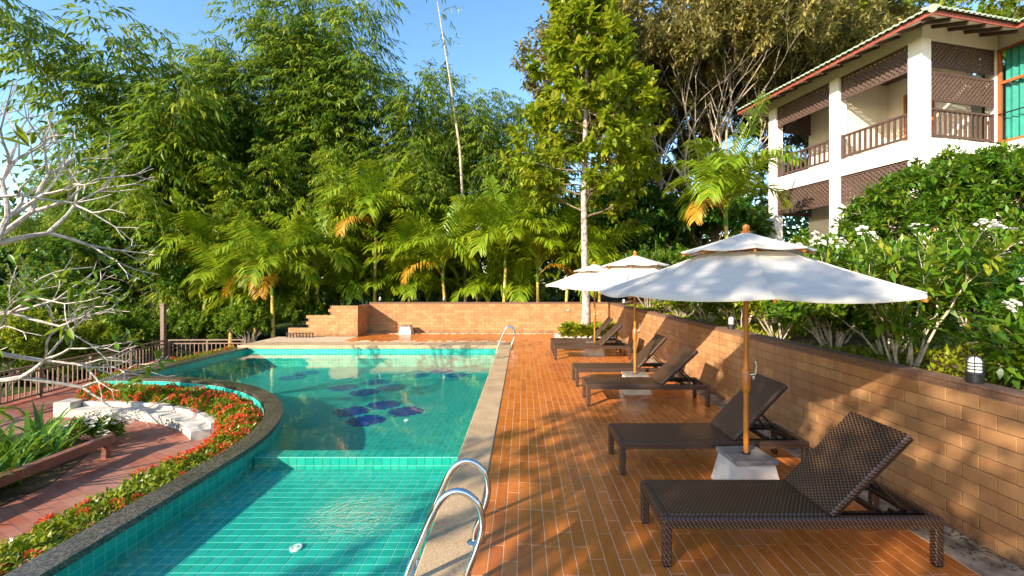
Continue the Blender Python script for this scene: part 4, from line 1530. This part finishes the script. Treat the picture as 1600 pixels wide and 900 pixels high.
# ------------------------------------------------------------------ palms
def frond_mesh(seed, L_, droop, mat, width=.78, nleaf=34, name='frond'):
    """pinnate frond rising along +z then arching to +x"""
    rg = np.random.default_rng(seed)
    m = MB()
    P = []
    for k in range(11):
        u = k / 10
        ang = math.radians(78) - droop * u ** 1.3
        if k == 0: P.append(Vector((0, 0, 0)))
        else: P.append(P[-1] + Vector((math.cos(ang), 0, math.sin(ang))) * (L_ / 10))
    m.tube(P, [.022 * (1 - .8 * k / 10) + .003 for k in range(11)], 5, False, .75)
    V0 = np.array(m.v); F0 = np.array([f for f in m.f if len(f) == 4]); A0 = np.array(m.var)
    cl = [(V0, F0, A0)]
    pos, dr, ln, up = [], [], [], []
    for k in range(nleaf):
        u = .2 + .8 * k / (nleaf - 1)
        kk = min(int(u * 10), 9); f_ = u * 10 - kk
        c = P[kk].lerp(P[kk + 1], f_)
        tan = (P[kk + 1] - P[kk]).normalized()
        nrm = Vector((-tan.z, 0, tan.x))
        for s in (-1, 1):
            d = tan * .75 + Vector((0, s, 0)) * .85 + nrm * (.30 + rg.normal(0, .1)) + Vector((rg.normal(0, .08), rg.normal(0, .08), -.18))
            d.normalize()
            pos.append(c); dr.append(d); up.append(nrm)
            ln.append(width * (math.sin(math.pi * (.12 + .80 * u)) ** .6) * rg.uniform(.85, 1.1))
    pos = np.array(pos); dr = np.array(dr); ln = np.array(ln); up = np.array(up)
    var = np.clip(rg.normal(.5, .16, len(pos)), 0, 1)
    # leaflet in two segments so the tip hangs
    mid = pos + dr * (ln * .55)[:, None]
    tipd = unit(dr + np.array([0, 0, -.9]))
    x = unit(np.cross(dr, up)); w = .027
    tip = mid + tipd * (ln * .5)[:, None]
    V = np.stack([pos - x * w * .5, pos + x * w * .5, mid + x * w, mid - x * w, tip], 1)
    n = len(pos)
    b = (np.arange(n) * 5)[:, None]
    Q = np.concatenate([b + np.array([[0, 1, 2, 3]]), b + np.array([[3, 2, 4, 4]])], 1).reshape(-1, 4)
    v4 = np.concatenate([V.reshape(-1, 3)])
    Vt = V.reshape(-1, 3); va = np.repeat(var, 5)
    # triangles: build tips as separate quads with doubled tip vertex
    tipv = np.stack([mid - x * w, mid + x * w, tip + x * .002, tip - x * .002], 1).reshape(-1, 3)
    body = np.stack([pos - x * w * .4, pos + x * w * .4, mid + x * w, mid - x * w], 1).reshape(-1, 3)
    fq = np.arange(n * 4).reshape(n, 4)
    cl.append((body, fq, np.repeat(var, 4)))
    cl.append((tipv, fq, np.repeat(np.clip(var + .12, 0, 1), 4)))
    return cloud_mesh(name, cl, mat)


FR = [frond_mesh(1, 2.3, 1.1, M['l_palm']), frond_mesh(2, 2.3, 1.9, M['l_palm']), frond_mesh(3, 2.1, 2.5, M['l_palm']),
      frond_mesh(4, 2.6, .35, M['l_palm'], .6), frond_mesh(5, 2.0, 2.2, M['l_palm'], .66)]
FR_DRY = frond_mesh(6, 2.0, 2.3, M['l_palm_dry'], .6)


def palm(label, x, y, z0, trunk, s, seed, n=10, dry=0, name='areca_palm', group='areca palms behind the far wall', dryaz=None, spread=1.0):
    rg = random.Random(seed)
    t = thing(name, label, 'palm', (x, y, z0), rg.uniform(0, 6.28) if dryaz is None else 0, group)
    m = MB()
    lean = Vector((rg.uniform(-.12, .12), rg.uniform(-.12, .12), 0))
    top = Vector((lean.x, lean.y, trunk))
    m.tube([(0, 0, 0), lean * .3 + Vector((0, 0, trunk * .5)), top], [.085, .07, .06], 9)
    m.build('trunk', M['palm_trunk'], t, True)
    cs = MB(); cs.tube([top - Vector((0, 0, .02)), top + Vector((0, 0, .45)), top + Vector((0, 0, .8))], [.075, .065, .02], 8)
    cs.build('crownshaft', M['l_lime'], t, True)
    for i in range(n):
        az = i * 2.4 + rg.uniform(-.3, .3)
        if i == 0: k = 3
        elif i < n * .4: k = 0
        elif i < n * .75: k = rg.choice((1, 4))
        else: k = 2
        link('frond', FR[k], t, top + Vector((0, 0, .7 - .4 * i / n)), (rg.uniform(-.1, .1), rg.uniform(-.1, .1), az), (s * rg.uniform(.9, 1.1),) * 3)
    for i in range(dry):
        az = dryaz if (dryaz is not None and i == 0) else rg.uniform(0, 6.28)
        link('dry_frond', FR_DRY, t, top + Vector((0, 0, .2)), (0, .35, az), (s * .9,) * 3)['label'] = 'orange dried frond'
    return t


for lab, px, y, z0, tr, s, n, dry, daz in (
        ('areca palm with an orange dry frond beside the railing', 427, 16.9, -.5, 2.0, 1.15, 16, 2, 3.3),
        ('slim areca palm rooted beyond the far railing', 360, 17.4, -.7, 1.6, 1.1, 15, 0, None),
        ('tallest areca palm with an upright spear above the stepped wall', 585, 19.4, 0, 3.9, 1.3, 17, 1, None),
        ('areca palm crown showing between the stepped wall and the tallest palm', 497, 18.6, -.3, 2.3, 1.2, 16, 0, None),
        ('areca palm with low yellow fronds right of the empty parasol block', 697, 18.9, 0, 2.0, 1.25, 17, 1, None),
        ('areca palm with a thick yellow trunk in the middle of the far wall', 787, 18.7, 0, 2.6, 1.3, 17, 0, None),
        ('areca palm with one hanging dry frond beside the mottled tree', 841, 19.0, 0, 2.0, 1.15, 16, 1, None),
        ('areca palm behind the mottled tree trunk', 884, 19.6, 0, 2.4, 1.2, 16, 0, None),
        ('areca palm with a dry frond behind the far parasol pole', 937, 19.0, 0, 1.6, 1.2, 16, 1, None),
        ('short areca palm at the left end of the far wall', 640, 19.6, 0, 1.6, 1.2, 15, 0, None),
        ('areca palm standing back from the railing among bamboo', 318, 19.0, -.8, 2.9, 1.2, 16, 0, None),
        ('areca palm tucked behind the middle of the far wall', 745, 20.6, 0, 2.4, 1.25, 15, 0, None),
        ('low young areca palm between the yellow trunk and the next palm', 815, 19.8, 0, .7, 1.1, 13, 0, None),
        ('low young areca palm filling the gap behind the empty parasol block', 665, 20.2, 0, .7, 1.1, 13, 0, None),
        ('low young areca palm under the tallest palm', 610, 20.4, 0, .6, 1.1, 13, 0, None),
        ('low young areca palm under the crown above the stepped wall', 540, 19.6, -.2, .9, 1.15, 13, 0, None),
        ('low young areca palm left of the stepped wall', 465, 19.4, -.4, .8, 1.15, 13, 0, None),
        ('low young areca palm at the foot of the slim palm', 395, 18.8, -.7, .8, 1.1, 13, 0, None),
        ('low young areca palm right of the thick yellow trunk', 765, 19.9, 0, .6, 1.05, 13, 0, None),
        ('low young areca palm behind the corner of the walls', 912, 20.6, 0, .8, 1.1, 13, 0, None)):
    palm(lab, wx(px, y), y, z0, tr, s, int(px), n, dry, dryaz=daz)
palm('areca palm with broad green fronds beside the villa column', wx(1138, 14.5), 14.5, 1.5, 2.3, 1.25, 77, 12, 1, 'areca_palm', None)


# ------------------------------------------------------------------ branching trees
MIDTIPS = ()


def grow(m, p, d, L_, r, depth, rg, tips, fork=2, ang=.55, decay=.76, up=.12, nseg=3, sides=6, rf=.78):
    pts = [Vector(p)]; rad = [r]
    dd = Vector(d).normalized()
    for k in range(nseg):
        dd = (dd + Vector((rg.gauss(0, .1), rg.gauss(0, .1), rg.gauss(0, .08) + up * .4))).normalized()
        pts.append(pts[-1] + dd * (L_ / nseg)); rad.append(r * (1 - .28 * (k + 1) / nseg))
    m.tube(pts, rad, sides if r > .03 else 4, depth == 0)
    if depth in MIDTIPS:
        for q in pts[1:]: tips.append((np.array(q), np.array(dd)))
    if depth == 0:
        tips.append((np.array(pts[-1]), np.array(dd))); return
    n = fork if rg.random() < .7 else fork + 1
    base = rg.uniform(0, 6.28)
    side = dd.cross(Vector((.3, .5, .8))).normalized()
    for i in range(n):
        a = base + i * 2 * math.pi / n + rg.uniform(-.4, .4)
        ax = (side * math.cos(a) + dd.cross(side) * math.sin(a)).normalized()
        nd = (dd * math.cos(ang) + ax * math.sin(ang) * rg.uniform(.7, 1.2)).normalized()
        grow(m, pts[-1], nd, L_ * decay * rg.uniform(.8, 1.15), rad[-1] * rf, depth - 1, rg, tips, fork, ang, decay, up, nseg, sides, rf)


def rosettes(tips, n, L_, W_, rng, spread=1.0, back=.15, droop=.0, tmpl=None, varmu=.5):
    pos = np.array([t[0] for t in tips]); dr = np.array([t[1] for t in tips])
    cl = []
    tv = np.clip(rng.normal(varmu, .18, len(pos)), 0, 1)
    for k in range(n):
        off = rand_dirs(len(pos), rng)
        d = unit(dr * .6 + off * spread + np.array([0, 0, -droop]))
        p = pos - dr * (rng.uniform(0, back, (len(pos), 1))) + off * .02
        cl.append(leaves(p, d, L_ * rng.uniform(.7, 1.15, len(pos)), W_, np.clip(tv + rng.normal(0, .14, len(pos)), 0, 1), tmpl, rng))
    return cl


# the mottled tree standing in the deck bed (broad yellow-green leaves in tiers)
t = thing('broadleaf_tree', 'tall tree with mottled grey trunk and yellow green leaves in the deck bed', 'tree', (wx(914, 16.2), 16.2, 0.0))
rg = random.Random(21); rn = np.random.default_rng(21)
m = MB()
tr_pts = [(0, 0, -.1), (.05, 0, 1.0), (.0, 0, 2.5), (-.04, .0, 5), (.03, 0, 8), (.1, 0, 11), (.12, 0, 13.6)]
m.tube(tr_pts, [.21, .15, .125, .105, .08, .05, .02], 12)
m.build('trunk', M['mottled'], t, True)
m = MB(); tips = []
MIDTIPS = (0, 1)
for i in range(56):
    z = 4.3 + 9.0 * (i / 55) ** .95
    f_ = (z - 4.3) / 9.2
    R = (2.9 * (1 - f_) ** .8 + .5) * rg.uniform(.65, 1.1) * (.75 if f_ < .08 else 1)
    a = i * 2.4 + rg.uniform(-.4, .4)
    grow(m, (.02, 0, z), (math.cos(a), math.sin(a), .28), R * .42, .03 * (1.2 - f_), 3, rg, tips, 2, .55, .72, .10, 3, 5)
m.build('branches', M['bark'], t, True)
MIDTIPS = ()
cl = rosettes(tips, 4, .34, .15, rn, 1.0, .35, .25, (LEAF6, LEAF6_F), .55)
link('crown', cloud_mesh('crown', cl, M['l_teak']), t)

# bed at its foot
m = MB()
for i in range(26):
    a = i / 26 * 2 * math.pi
    m.lathe([(.10, 0), (.12, .05), (.07, .11), (.01, .13)], 7, (2.25 + 1.0 * math.cos(a) + random.uniform(-.05, .05), 16.25 + .62 * math.sin(a), 0), random.random())
tag(m.build('bed_stones', M['white_block'], None, True), 'rough pale stones edging the bed of the mottled tree', 'stones', kind='stuff')
for i, (dx, dy) in enumerate(((-.75, -.3), (-.35, -.42), (.15, -.45), (.55, -.35), (-.55, .1), (.35, .1), (.85, -.1))):
    rn2 = np.random.default_rng(60 + i)
    n = 150
    base = np.zeros((n, 3)); base[:, 2] = rn2.uniform(.05, .45, n)
    d = unit(np.stack([rn2.normal(0, 1, n), rn2.normal(0, 1, n), rn2.uniform(.1, .9, n)], -1))
    base += d * rn2.uniform(.0, .22, (n, 1)) * np.array([1, 1, .3])
    o = link('golden_plant', cloud_mesh('golden_plant', [leaves(base, d, .19, .10, None, (LEAF6, LEAF6_F), rn2)], M['l_lime']), None, (2.25 + dx, 16.2 + dy, .0))
    tag(o, 'low yellow green leafy plant at the foot of the mottled tree', 'plant', 'golden plants in the tree bed')


def bushy_tree(name, label, cat, loc, H, trunk_h, R, depth, leaf, wid, nleaf, mat, bark, seed, group=None, r0=.12, limbs=5, up=.1, ang=.5, droop=.1, tmpl=None, flat=1.0, varmu=.5, spread=1.0, decay=.76):
    t = thing(name, label, cat, loc, 0, group)
    rg = random.Random(seed); rn = np.random.default_rng(seed)
    m = MB(); tips = []
    m.tube([(0, 0, -.15), (rg.uniform(-.05, .05), 0, trunk_h * .5), (0, 0, trunk_h)], [r0 * 1.25, r0, r0 * .85], 9)
    tot = sum(decay ** k for k in range(depth + 1))
    for i in range(limbs):
        a = i * 2 * math.pi / limbs + rg.uniform(-.4, .4)
        el_ = rg.uniform(.35, 1.35)
        d = Vector((math.cos(a) * math.cos(el_) * R, math.sin(a) * math.cos(el_) * R, math.sin(el_) * (H - trunk_h) * flat))
        L_ = d.length / tot
        grow(m, (0, 0, trunk_h * rg.uniform(.75, 1)), d, L_, r0 * .6, depth, rg, tips, 2, ang, decay, up, 3, 6)
    m.build('trunk', bark, t, True)
    cl = rosettes(tips, nleaf, leaf, wid, rn, spread, leaf * 1.3, droop, tmpl, varmu)
    link('crown', cloud_mesh('crown', cl, mat), t)
    return t


# brown-olive tall trees behind the villa
MIDTIPS = (0, 1)
for lab, px, y, z0, H, R, sd, mt in (
        ('tall olive brown fine leaved tree with pale forking trunk left of the villa', 1118, 20.5, 1.2, 17, 4.6, 31, 'l_brown'),
        ('olive brown tree crown behind the villa roof', 1290, 24, 1.2, 17, 5.0, 32, 'l_brown'),
        ('olive tree with thin crown behind the mottled tree', 1035, 23, .8, 15, 3.8, 33, 'l_brown')):
    bushy_tree('tall_tree', lab, 'tree', (wx(px, y), y, z0), H, 3.2, R, 7, .30, .10, 5, M[mt], M['bark_pale'], sd, 'tall olive trees behind the villa', .15, 8, .2, .45, .5, None, 1.0, .5, 1.2, .8)
MIDTIPS = ()
for lab, px, y, H, sd in (('bright green tree crown rising over the villa roof ridge', 1400, 27, 20, 41), ('bright green tree behind the wing of the villa', 1560, 30, 22.5, 42)):
    bushy_tree('green_tree', lab, 'tree', (wx(px, y), y, 1), H, 5, 6.5, 7, .34, .16, 9, M['l_lime'], M['bark'], sd, 'bright trees behind the villa', .25, 7, .15, .5, .3, (LEAF6, LEAF6_F), 1.0, .35)

# dark fill trees between deck corner and villa
for lab, px, y, z0, H, R, sd in (
        ('dark leafy tree in the gap between far parasols and villa', 1010, 22, .6, 6.5, 3.4, 51),
        ('dark leafy tree behind the areca palm by the villa', 1100, 20, .9, 6.0, 3.2, 52),
        ('dark rounded tree behind the right end of the far wall', 960, 24, .3, 8.5, 3.6, 53),
        ('dark leafy tree deep behind the middle palms', 800, 25, .1, 8.0, 4.2, 54),
        ('dark leafy tree deep behind the stepped wall', 560, 25, .0, 8.5, 4.2, 55),
        ('dark leafy tree low behind the orange dry frond', 400, 23, -.8, 8.0, 4.2, 56),
        ('dark leafy tree beyond the railing corner', 250, 20, -1.3, 7.0, 3.8, 57),
        ('dark leafy tree far down the slope beside the terrace railing', -180, 17, -1.6, 6.0, 3.4, 58),
        ('dark leafy tree on the open slope beyond the plumeria tree', -60, 21, -1.6, 6.0, 3.4, 59)):
    bushy_tree('dark_tree', lab, 'tree', (wx(px, y), y, z0), H, 1.2, R, 6, .26, .11, 12, M['l_dark'], M['bark'], sd, 'dark trees filling the hillside', .13, 7, .06, .55, .25, (LEAF6, LEAF6_F))

# far wooded hillside, one mass
rn = np.random.default_rng(90)
n = 60000
px = rn.uniform(-60, 60, n); py = rn.uniform(33, 48, n)
lf = rn.random(n) < .3
px = np.where(lf, rn.uniform(-62, -42, n), px); py = np.where(lf, rn.uniform(-12, 45, n), py)
hmax = np.where(lf, 5, 7) + 3.0 * np.sin((px + np.where(lf, py, 0)) * .31) + 2.0 * np.sin((px + np.where(lf, py, 0)) * .83 + 1)
pz = -1.5 + rn.random(n) ** .7 * (hmax + 1.5)
link_o = link('far_wood', cloud_mesh('far_wood', [leaves(np.stack([px, py, pz], -1), rand_dirs(n, rn), .75, .42, np.clip(rn.normal(.35, .2, n), 0, 1), None, rn)], M['l_dark']))
tag(link_o, 'far dark wooded hillside seen through the bamboo', 'wood', kind='stuff')

# dense dark round tree in front of the villa
bushy_tree('round_tree', 'dense dark green round tree covering the lower corner of the villa', 'tree', (8.6, 8.9, garden_z(8.6, 8.9)), 3.5, .75, 2.3, 7, .15, .055, 12, M['l_shrub'], M['bark_pale'], 61, None, .13, 9, .02, .5, .15, None, .92, .28)
bushy_tree('round_tree', 'dense dark tree at the frame edge beside the villa wing', 'tree', (10.6, 9.0, garden_z(10.6, 9)), 3.7, .8, 2.3, 7, .15, .055, 12, M['l_shrub'], M['bark_pale'], 62, None, .13, 8, .02, .5, .15, None, .92, .25)


# shrubs along the wall
def shrub(label, x, y, H, R, seed, mat='l_shrub', leaf=.13, wid=.05, stems=9, nleaf=9, flowers=0, group='shrubs behind the block wall', depth=3, z=None, name='shrub'):
    z0 = garden_z(x, y) if z is None else z
    t = thing(name, label, 'shrub', (x, y, z0), 0, group)
    rg = random.Random(seed); rn = np.random.default_rng(seed)
    global MIDTIPS
    MIDTIPS = (0, 1)
    m = MB(); tips = []
    tot = sum(.75 ** k for k in range(depth + 1))
    for i in range(stems):
        a = i * 2.4 + rg.uniform(-.3, .3)
        rr = R * math.sqrt((i + .5) / stems)
        d = Vector((math.cos(a) * rr, math.sin(a) * rr, H * rg.uniform(.75, 1.0)))
        grow(m, (math.cos(a) * .08 * R, math.sin(a) * .08 * R, -.05), d, d.length / tot, .010 + .005 * H, depth, rg, tips, 2, .46, .75, .12, 3, 6)
    MIDTIPS = ()
    m.build('stems', M['bark_pale'], t, True)
    cl = rosettes(tips, max(4, nleaf // 2), leaf, wid, rn, .95, leaf * 1.6, .1)
    link('foliage', cloud_mesh('foliage', cl, M[mat]), t)
    if flowers:
        tips.sort(key=lambda q: -q[0][2])
        pick = tips[:flowers * 2]; rg.shuffle(pick)
        for p, d in pick[:flowers]:
            fc = link('flower_cluster', FLOWER, t, Vector(p) + Vector((0, 0, .05)), (rg.uniform(.1, 1.0), rg.uniform(-.5, .3), rg.uniform(-.8, .8)), (rg.uniform(.38, .65),) * 3)
            fc['kind'] = 'stuff'
    return t


def flower_mesh():
    rn = np.random.default_rng(3)
    cl = []
    for k in range(6):
        c = np.array([rn.normal(0, .06), rn.normal(0, .06), rn.normal(.03, .03)])
        az = np.arange(5) * 2 * math.pi / 5 + rn.uniform(0, 1)
        d = np.stack([np.cos(az), np.sin(az), np.full(5, .35)], -1)
        cl.append(leaves(np.repeat(c[None], 5, 0), d, .058, .045, rn.uniform(0, .8, 5), (LEAF6, LEAF6_F), rn))
    return cloud_mesh('flower_cluster', cl, M['petal_white'])


FLOWER = flower_mesh()
shrub('tall plumeria with many bare stems and white blossoms close behind the wall', 4.0, 4.75, 1.45, .70, 101, 'l_shrub', .16, .045, 7, 6, 9, depth=3, name='plumeria_shrub')
shrub('white blossomed plumeria standing before the villa balcony', 4.55, 6.6, 1.45, .85, 102, 'l_shrub', .16, .05, 10, 8, 9, name='plumeria_shrub')
shrub('white blossomed plumeria above the far parasols', 4.9, 8.9, 1.55, .9, 103, 'l_shrub', .16, .05, 10, 8, 9, name='plumeria_shrub')
shrub('low broad leaved plant with white flowers beside the caged lamp', 4.35, 3.75, .55, .5, 104, 'l_shrub', .13, .05, 8, 8, 3, name='plumeria_shrub')
shrub('leafy white flowered plant at the frame edge behind the wall', 5.0, 4.2, .65, .6, 105, 'l_shrub', .14, .05, 8, 8, 2, name='plumeria_shrub')
sl = ['leafy shrub with pale stems behind the wall by the large parasol pole', 'bright leafy shrub behind the wall left of the large parasol pole',
      'leafy shrub behind the wall over the shadow of the middle parasol', 'leafy shrub behind the wall at the middle loungers', 'bright shrub behind the wall under the middle parasol rim',
      'leafy shrub at the far end of the retaining wall', 'leafy shrub behind the far corner of the walls', 'shrub with thin stems behind the wall under the parasol tip']
for i, (x, y, H, R) in enumerate(((4.15, 6.1, .95, .6), (4.1, 7.3, 1.0, .65), (4.1, 8.6, 1.0, .65), (4.05, 10.0, 1.0, .7), (4.05, 11.5, 1.0, .7), (4.1, 13.2, 1.2, .8), (4.2, 15.2, 1.4, .9), (4.35, 5.4, .85, .55))):
    shrub(sl[i], x, y, H, R, 120 + i, 'l_lime' if i in (1, 4) else 'l_shrub', .12, .05, 10, 10, 0)
for i, (x, y, H, R, lab) in enumerate(((5.9, 8.0, 1.3, 1.0, 'leafy shrub mass left of the dark round tree'), (6.1, 10.5, 1.4, 1.1, 'tall shrub below the villa left column'),
                                       (6.6, 13.5, 1.5, 1.2, 'shrub at the foot of the villa areca palm'), (5.4, 12.0, 1.4, 1.0, 'leafy shrub behind the middle parasol cap'),
                                       (5.0, 16.5, 2.2, 1.3, 'leafy shrub behind the far parasol caps'), (7.2, 11.0, 1.5, 1.1, 'tall shrub in front of the villa lower balcony'),
                                       (6.2, 6.3, .9, .8, 'dark leafy shrub behind the tall plumeria stems'))):
    shrub(lab, x, y, H, R, 140 + i, 'l_dark' if i in (6,) else 'l_shrub', .15, .055, 12, 11, 0, 'garden shrubs before the villa', 4)

# ground cover on the garden bank
rn = np.random.default_rng(70)
n = 52000
gx = 3.75 + rn.random(n) ** 1.3 * 8.5; gy = rn.uniform(0, 17, n)
keep = (np.sin(gx * 1.9 + gy * 1.3) + np.sin(gy * 2.3 - gx) + rn.normal(0, .6, n)) > -.5
gx, gy = gx[keep], gy[keep]; n = len(gx)
gz = GARDEN(gx, gy)
d = np.stack([rn.normal(0, 1, n), rn.normal(0, 1, n), rn.uniform(.4, 1.6, n)], -1)
o = link('ground_cover', cloud_mesh('ground_cover', [leaves(np.stack([gx, gy, gz], -1), d, rn.uniform(.05, .13, n), .035, np.clip(rn.normal(.6, .2, n), 0, 1), None, rn)], M['l_lime']))
tag(o, 'bright yellow green ground cover over the garden bank', 'ground cover', kind='stuff')

# bright shrubs beyond the railing on the left
for i, (px, y, H, R, lab) in enumerate(((20, 12.5, 2.3, 1.5, 'bright leafy bush beyond the railing at the frame edge'), (110, 14, 2.3, 1.6, 'bright leafy bush beyond the railing below the plumeria'),
                                        (180, 17, 2.2, 1.6, 'leafy bush beyond the railing near the tall post'), (300, 18.5, 2.2, 1.5, 'leafy bush behind the far railing'),
                                        (390, 17.2, 1.6, 1.1, 'leafy bush behind the far railing under the slim palm'), (60, 17, 3.4, 2.0, 'tall leafy bush further down the slope'), (470, 18.6, 1.8, 1.2, 'leafy bush behind the stepped wall'))):
    shrub(lab, wx(px, y) - (.5 if px < 200 else 0), y, H, R, 160 + i, 'l_lime' if i < 2 else 'l_shrub', .15, .06, 16, 12, 0, 'bushes beyond the railing', 4, -1.3 if px < 350 else -.4, 'bush')

# ------------------------------------------------------------------ plumeria on the left, almost leafless
t = thing('plumeria_tree', 'almost leafless grey plumeria tree spreading over the lily bed', 'tree', (-9.0, 7.1, TZ))
rg = random.Random(202); rn = np.random.default_rng(202)
m = MB(); tips = []
m.tube([(0, 0, 0), (.05, 0, .7), (-.05, .05, 1.5), (-.1, 0, 2.3)], [.17, .14, .13, .12], 10)
limb = lambda p, d, L_, r, dep: grow(m, p, d, L_, r, dep, rg, tips, 2, .55, .78, .03, 3, 7, .90)
limb((-.05, .05, 1.5), (1, .1, .10), .85, .062, 5)
limb((-.1, 0, 2.2), (1, -.1, .62), 1.05, .085, 5)
limb((-.1, 0, 2.3), (.4, .3, 1.0), 1.0, .08, 5)
limb((-.1, 0, 2.3), (-.5, -.1, .9), .8, .05, 4)
limb((.0, 0, 1.0), (1, .25, .0), .95, .056, 5)
limb((0, 0, 1.8), (.9, -.45, .25), .9, .062, 5)
limb((0, 0, 1.2), (.6, -.9, .15), .65, .04, 4)
m.build('trunk', M['bark_plumeria'], t, True)
tp = [q for q in tips if rg.random() < .22]
link('leaves', cloud_mesh('leaves', rosettes(tp, 4, .27, .07, rn, .8, .06, 0, (LEAF6, LEAF6_F), .6), M['l_shrub']), t)


# ------------------------------------------------------------------ ixora hedges with red flower heads
def ixora_mesh():
    rn = np.random.default_rng(8)
    n = 34
    d = rand_dirs(n, rn); d[:, 2] = np.abs(d[:, 2])
    return cloud_mesh('flower_head', [leaves(d * .035 * np.array([1.15, 1.15, .7]), d + rn.normal(0, .5, (n, 3)), .024, .017, rn.random(n), None, rn)], M['petal_red'])


IXO = ixora_mesh()


def hedge(name, label, samples, n_leaf, n_flower, seed, leaf=.06):
    """samples(n, rng) -> (pos on the hedge surface, outward normal)"""
    rn = np.random.default_rng(seed)
    t = thing(name, label, 'hedge', (0, 0, 0))
    p, nr = samples(n_leaf, rn)
    d = unit(nr * .8 + rand_dirs(n_leaf, rn) * .9)
    p = p - nr * (rn.random((n_leaf, 1)) ** 2 * .12)
    cl = [leaves(p, d, leaf * rn.uniform(.7, 1.3, n_leaf), leaf * .5, np.clip(rn.normal(.5, .22, n_leaf), 0, 1), None, rn)]
    o = link('foliage', cloud_mesh('foliage', cl, M['l_ixora']), t)
    o['kind'] = 'stuff'
    p, nr = samples(n_flower, rn)
    for a, b in zip(p, nr):
        q = Vector(b).to_track_quat('Z', 'Y').to_euler()
        s = rn.uniform(.95, 1.5)
        link('flower_head', IXO, t, Vector(a) + Vector(b) * .03, q, (s, s, s))
    return t


def strip_surface(path, w, ztop, zbot, noise=.07):
    """rounded hedge section swept along path(u)-> (centre xy, side xy)"""
    def f(n, rn):
        u = rn.random(n)
        a = rn.uniform(-.15 * math.pi, 1.15 * math.pi, n)
        c, s = path(u)
        h = ztop - zbot
        lump = 1 + noise * (np.sin(u * 60) + np.sin(u * 97 + 2 * a) + rn.normal(0, .7, n))
        off = np.cos(a) * (w / 2) * lump
        ex = np.sign(np.sin(a)) * np.abs(np.sin(a)) ** .6
        z = zbot + h * .45 + ex * h * .55 * lump
        pos = np.concatenate([c + s * off[:, None], z[:, None]], 1)
        nr = unit(np.concatenate([s * np.cos(a)[:, None], np.maximum(np.sin(a), -.2)[:, None]], 1))
        return pos, nr
    return f


def arc_path(d0, d1, off):
    def f(u):
        a = np.radians(d0 + (d1 - d0) * u)
        c = np.stack([CX + (EA - off) * np.cos(a), CY + (EB - off) * np.sin(a)], -1)
        s = unit(np.stack([np.cos(a), np.sin(a)], -1))
        return c, s
    return f


def line_path(a, b):
    a = np.array(a); b = np.array(b)
    d = (b - a) / np.linalg.norm(b - a)
    return lambda u: (a + (b - a) * u[:, None], np.tile(np.array([[d[1], -d[0]]]), (len(u), 1)))


hedge('ixora_hedge', 'curved hedge of red ixora flowers between the bench and pool wall', strip_surface(arc_path(2, 97, .54), .56, -.16, TZ), 26000, 295, 301)
hedge('ixora_hedge', 'straight yellow green ixora hedge with few red heads along the dark coping', strip_surface(line_path((-3.95, 1.2), (-3.95, 5.5)), .66, -.10, TZ), 15000, 62, 302)
hedge('ixora_hedge', 'thin line of red ixora along the pool side by the far railing', strip_surface(line_path((-9.1, 9.8), (-9.1, 14.3)), .42, -.06, TZ), 6000, 60, 303)

# ------------------------------------------------------------------ lily bed
def lily_mesh(seed):
    rn = np.random.default_rng(seed)
    V, F, A = [], [], []
    for k in range(24):
        az = rn.uniform(0, 6.28); L_ = rn.uniform(.45, .8); el_ = rn.uniform(.75, 1.45)
        p = np.array([rn.normal(0, .04), rn.normal(0, .04), 0]); w = rn.uniform(.03, .05)
        sd = np.array([-math.sin(az), math.cos(az), 0]); v = rn.random()
        b = len(V)
        for i in range(6):
            u = i / 5
            ww = w * (1 - u ** 2.5) * (.6 + .8 * min(u * 3, 1)) * .5 + .001
            V += [p - sd * ww, p + sd * ww]; A += [v, v]
            e_ = el_ - 1.3 * u * (1.5 - el_ * .6)
            p = p + np.array([math.cos(az) * math.cos(e_), math.sin(az) * math.cos(e_), math.sin(e_)]) * L_ / 5
        F += [(b + 2 * i, b + 2 * i + 1, b + 2 * i + 3, b + 2 * i + 2) for i in range(5)]
    return raw_mesh('lily', np.array(V), np.array(F), M['l_lily'], True, np.array(A))


LILY = [lily_mesh(s) for s in (1, 2, 3)]
rg = random.Random(4)
k = 0
for i in range(7):
    for j in range(9):
        x = -8.6 + i * .37 + rg.uniform(-.1, .1); y = 3.6 + j * .42 + rg.uniform(-.1, .1)
        if x > -6.35 - max(0, y - 6.0) * .5: continue
        o = link('spider_lily', LILY[k % 3], None, (x, y, TZ), (0, 0, rg.uniform(0, 6)), (rg.uniform(.85, 1.2),) * 3)
        tag(o, 'clump of strappy green spider lily leaves behind the low brown rail', 'lily', 'spider lilies in the bed')
        k += 1
shrub('small bush with clusters of tiny white flowers at the end of the low rail', -6.75, 7.25, .42, .42, 190, 'l_shrub', .07, .03, 10, 8, 0, None, 3, TZ + .05, 'white_bush')
wb = bpy.data.objects[[o.name for o in bpy.data.objects if o.name.startswith('white_bush')][0]]
rg = random.Random(9)
for i in range(26):
    a = rg.uniform(0, 6.28); r = rg.uniform(.1, .5)
    fc = link('flower_cluster', FLOWER, wb, (r * math.cos(a), r * math.sin(a), .42 - .35 * r + rg.uniform(-.08, .05)), (rg.uniform(-.5, .5), rg.uniform(-.5, .5), 0), (.75,) * 3)
    fc['kind'] = 'stuff'

# tree standing behind the photographer, left: its crown throws the dappled shade over the near deck
bushy_tree('shade_tree', 'spreading leafy tree on the terrace behind the viewpoint', 'tree', (-6.5, -4.9, TZ), 10.0, 4.3, 2.9, 6, .23, .10, 3, M['l_shrub'], M['bark'], 71, None, .12, 10, .0, .55, .2, (LEAF6, LEAF6_F), .85)
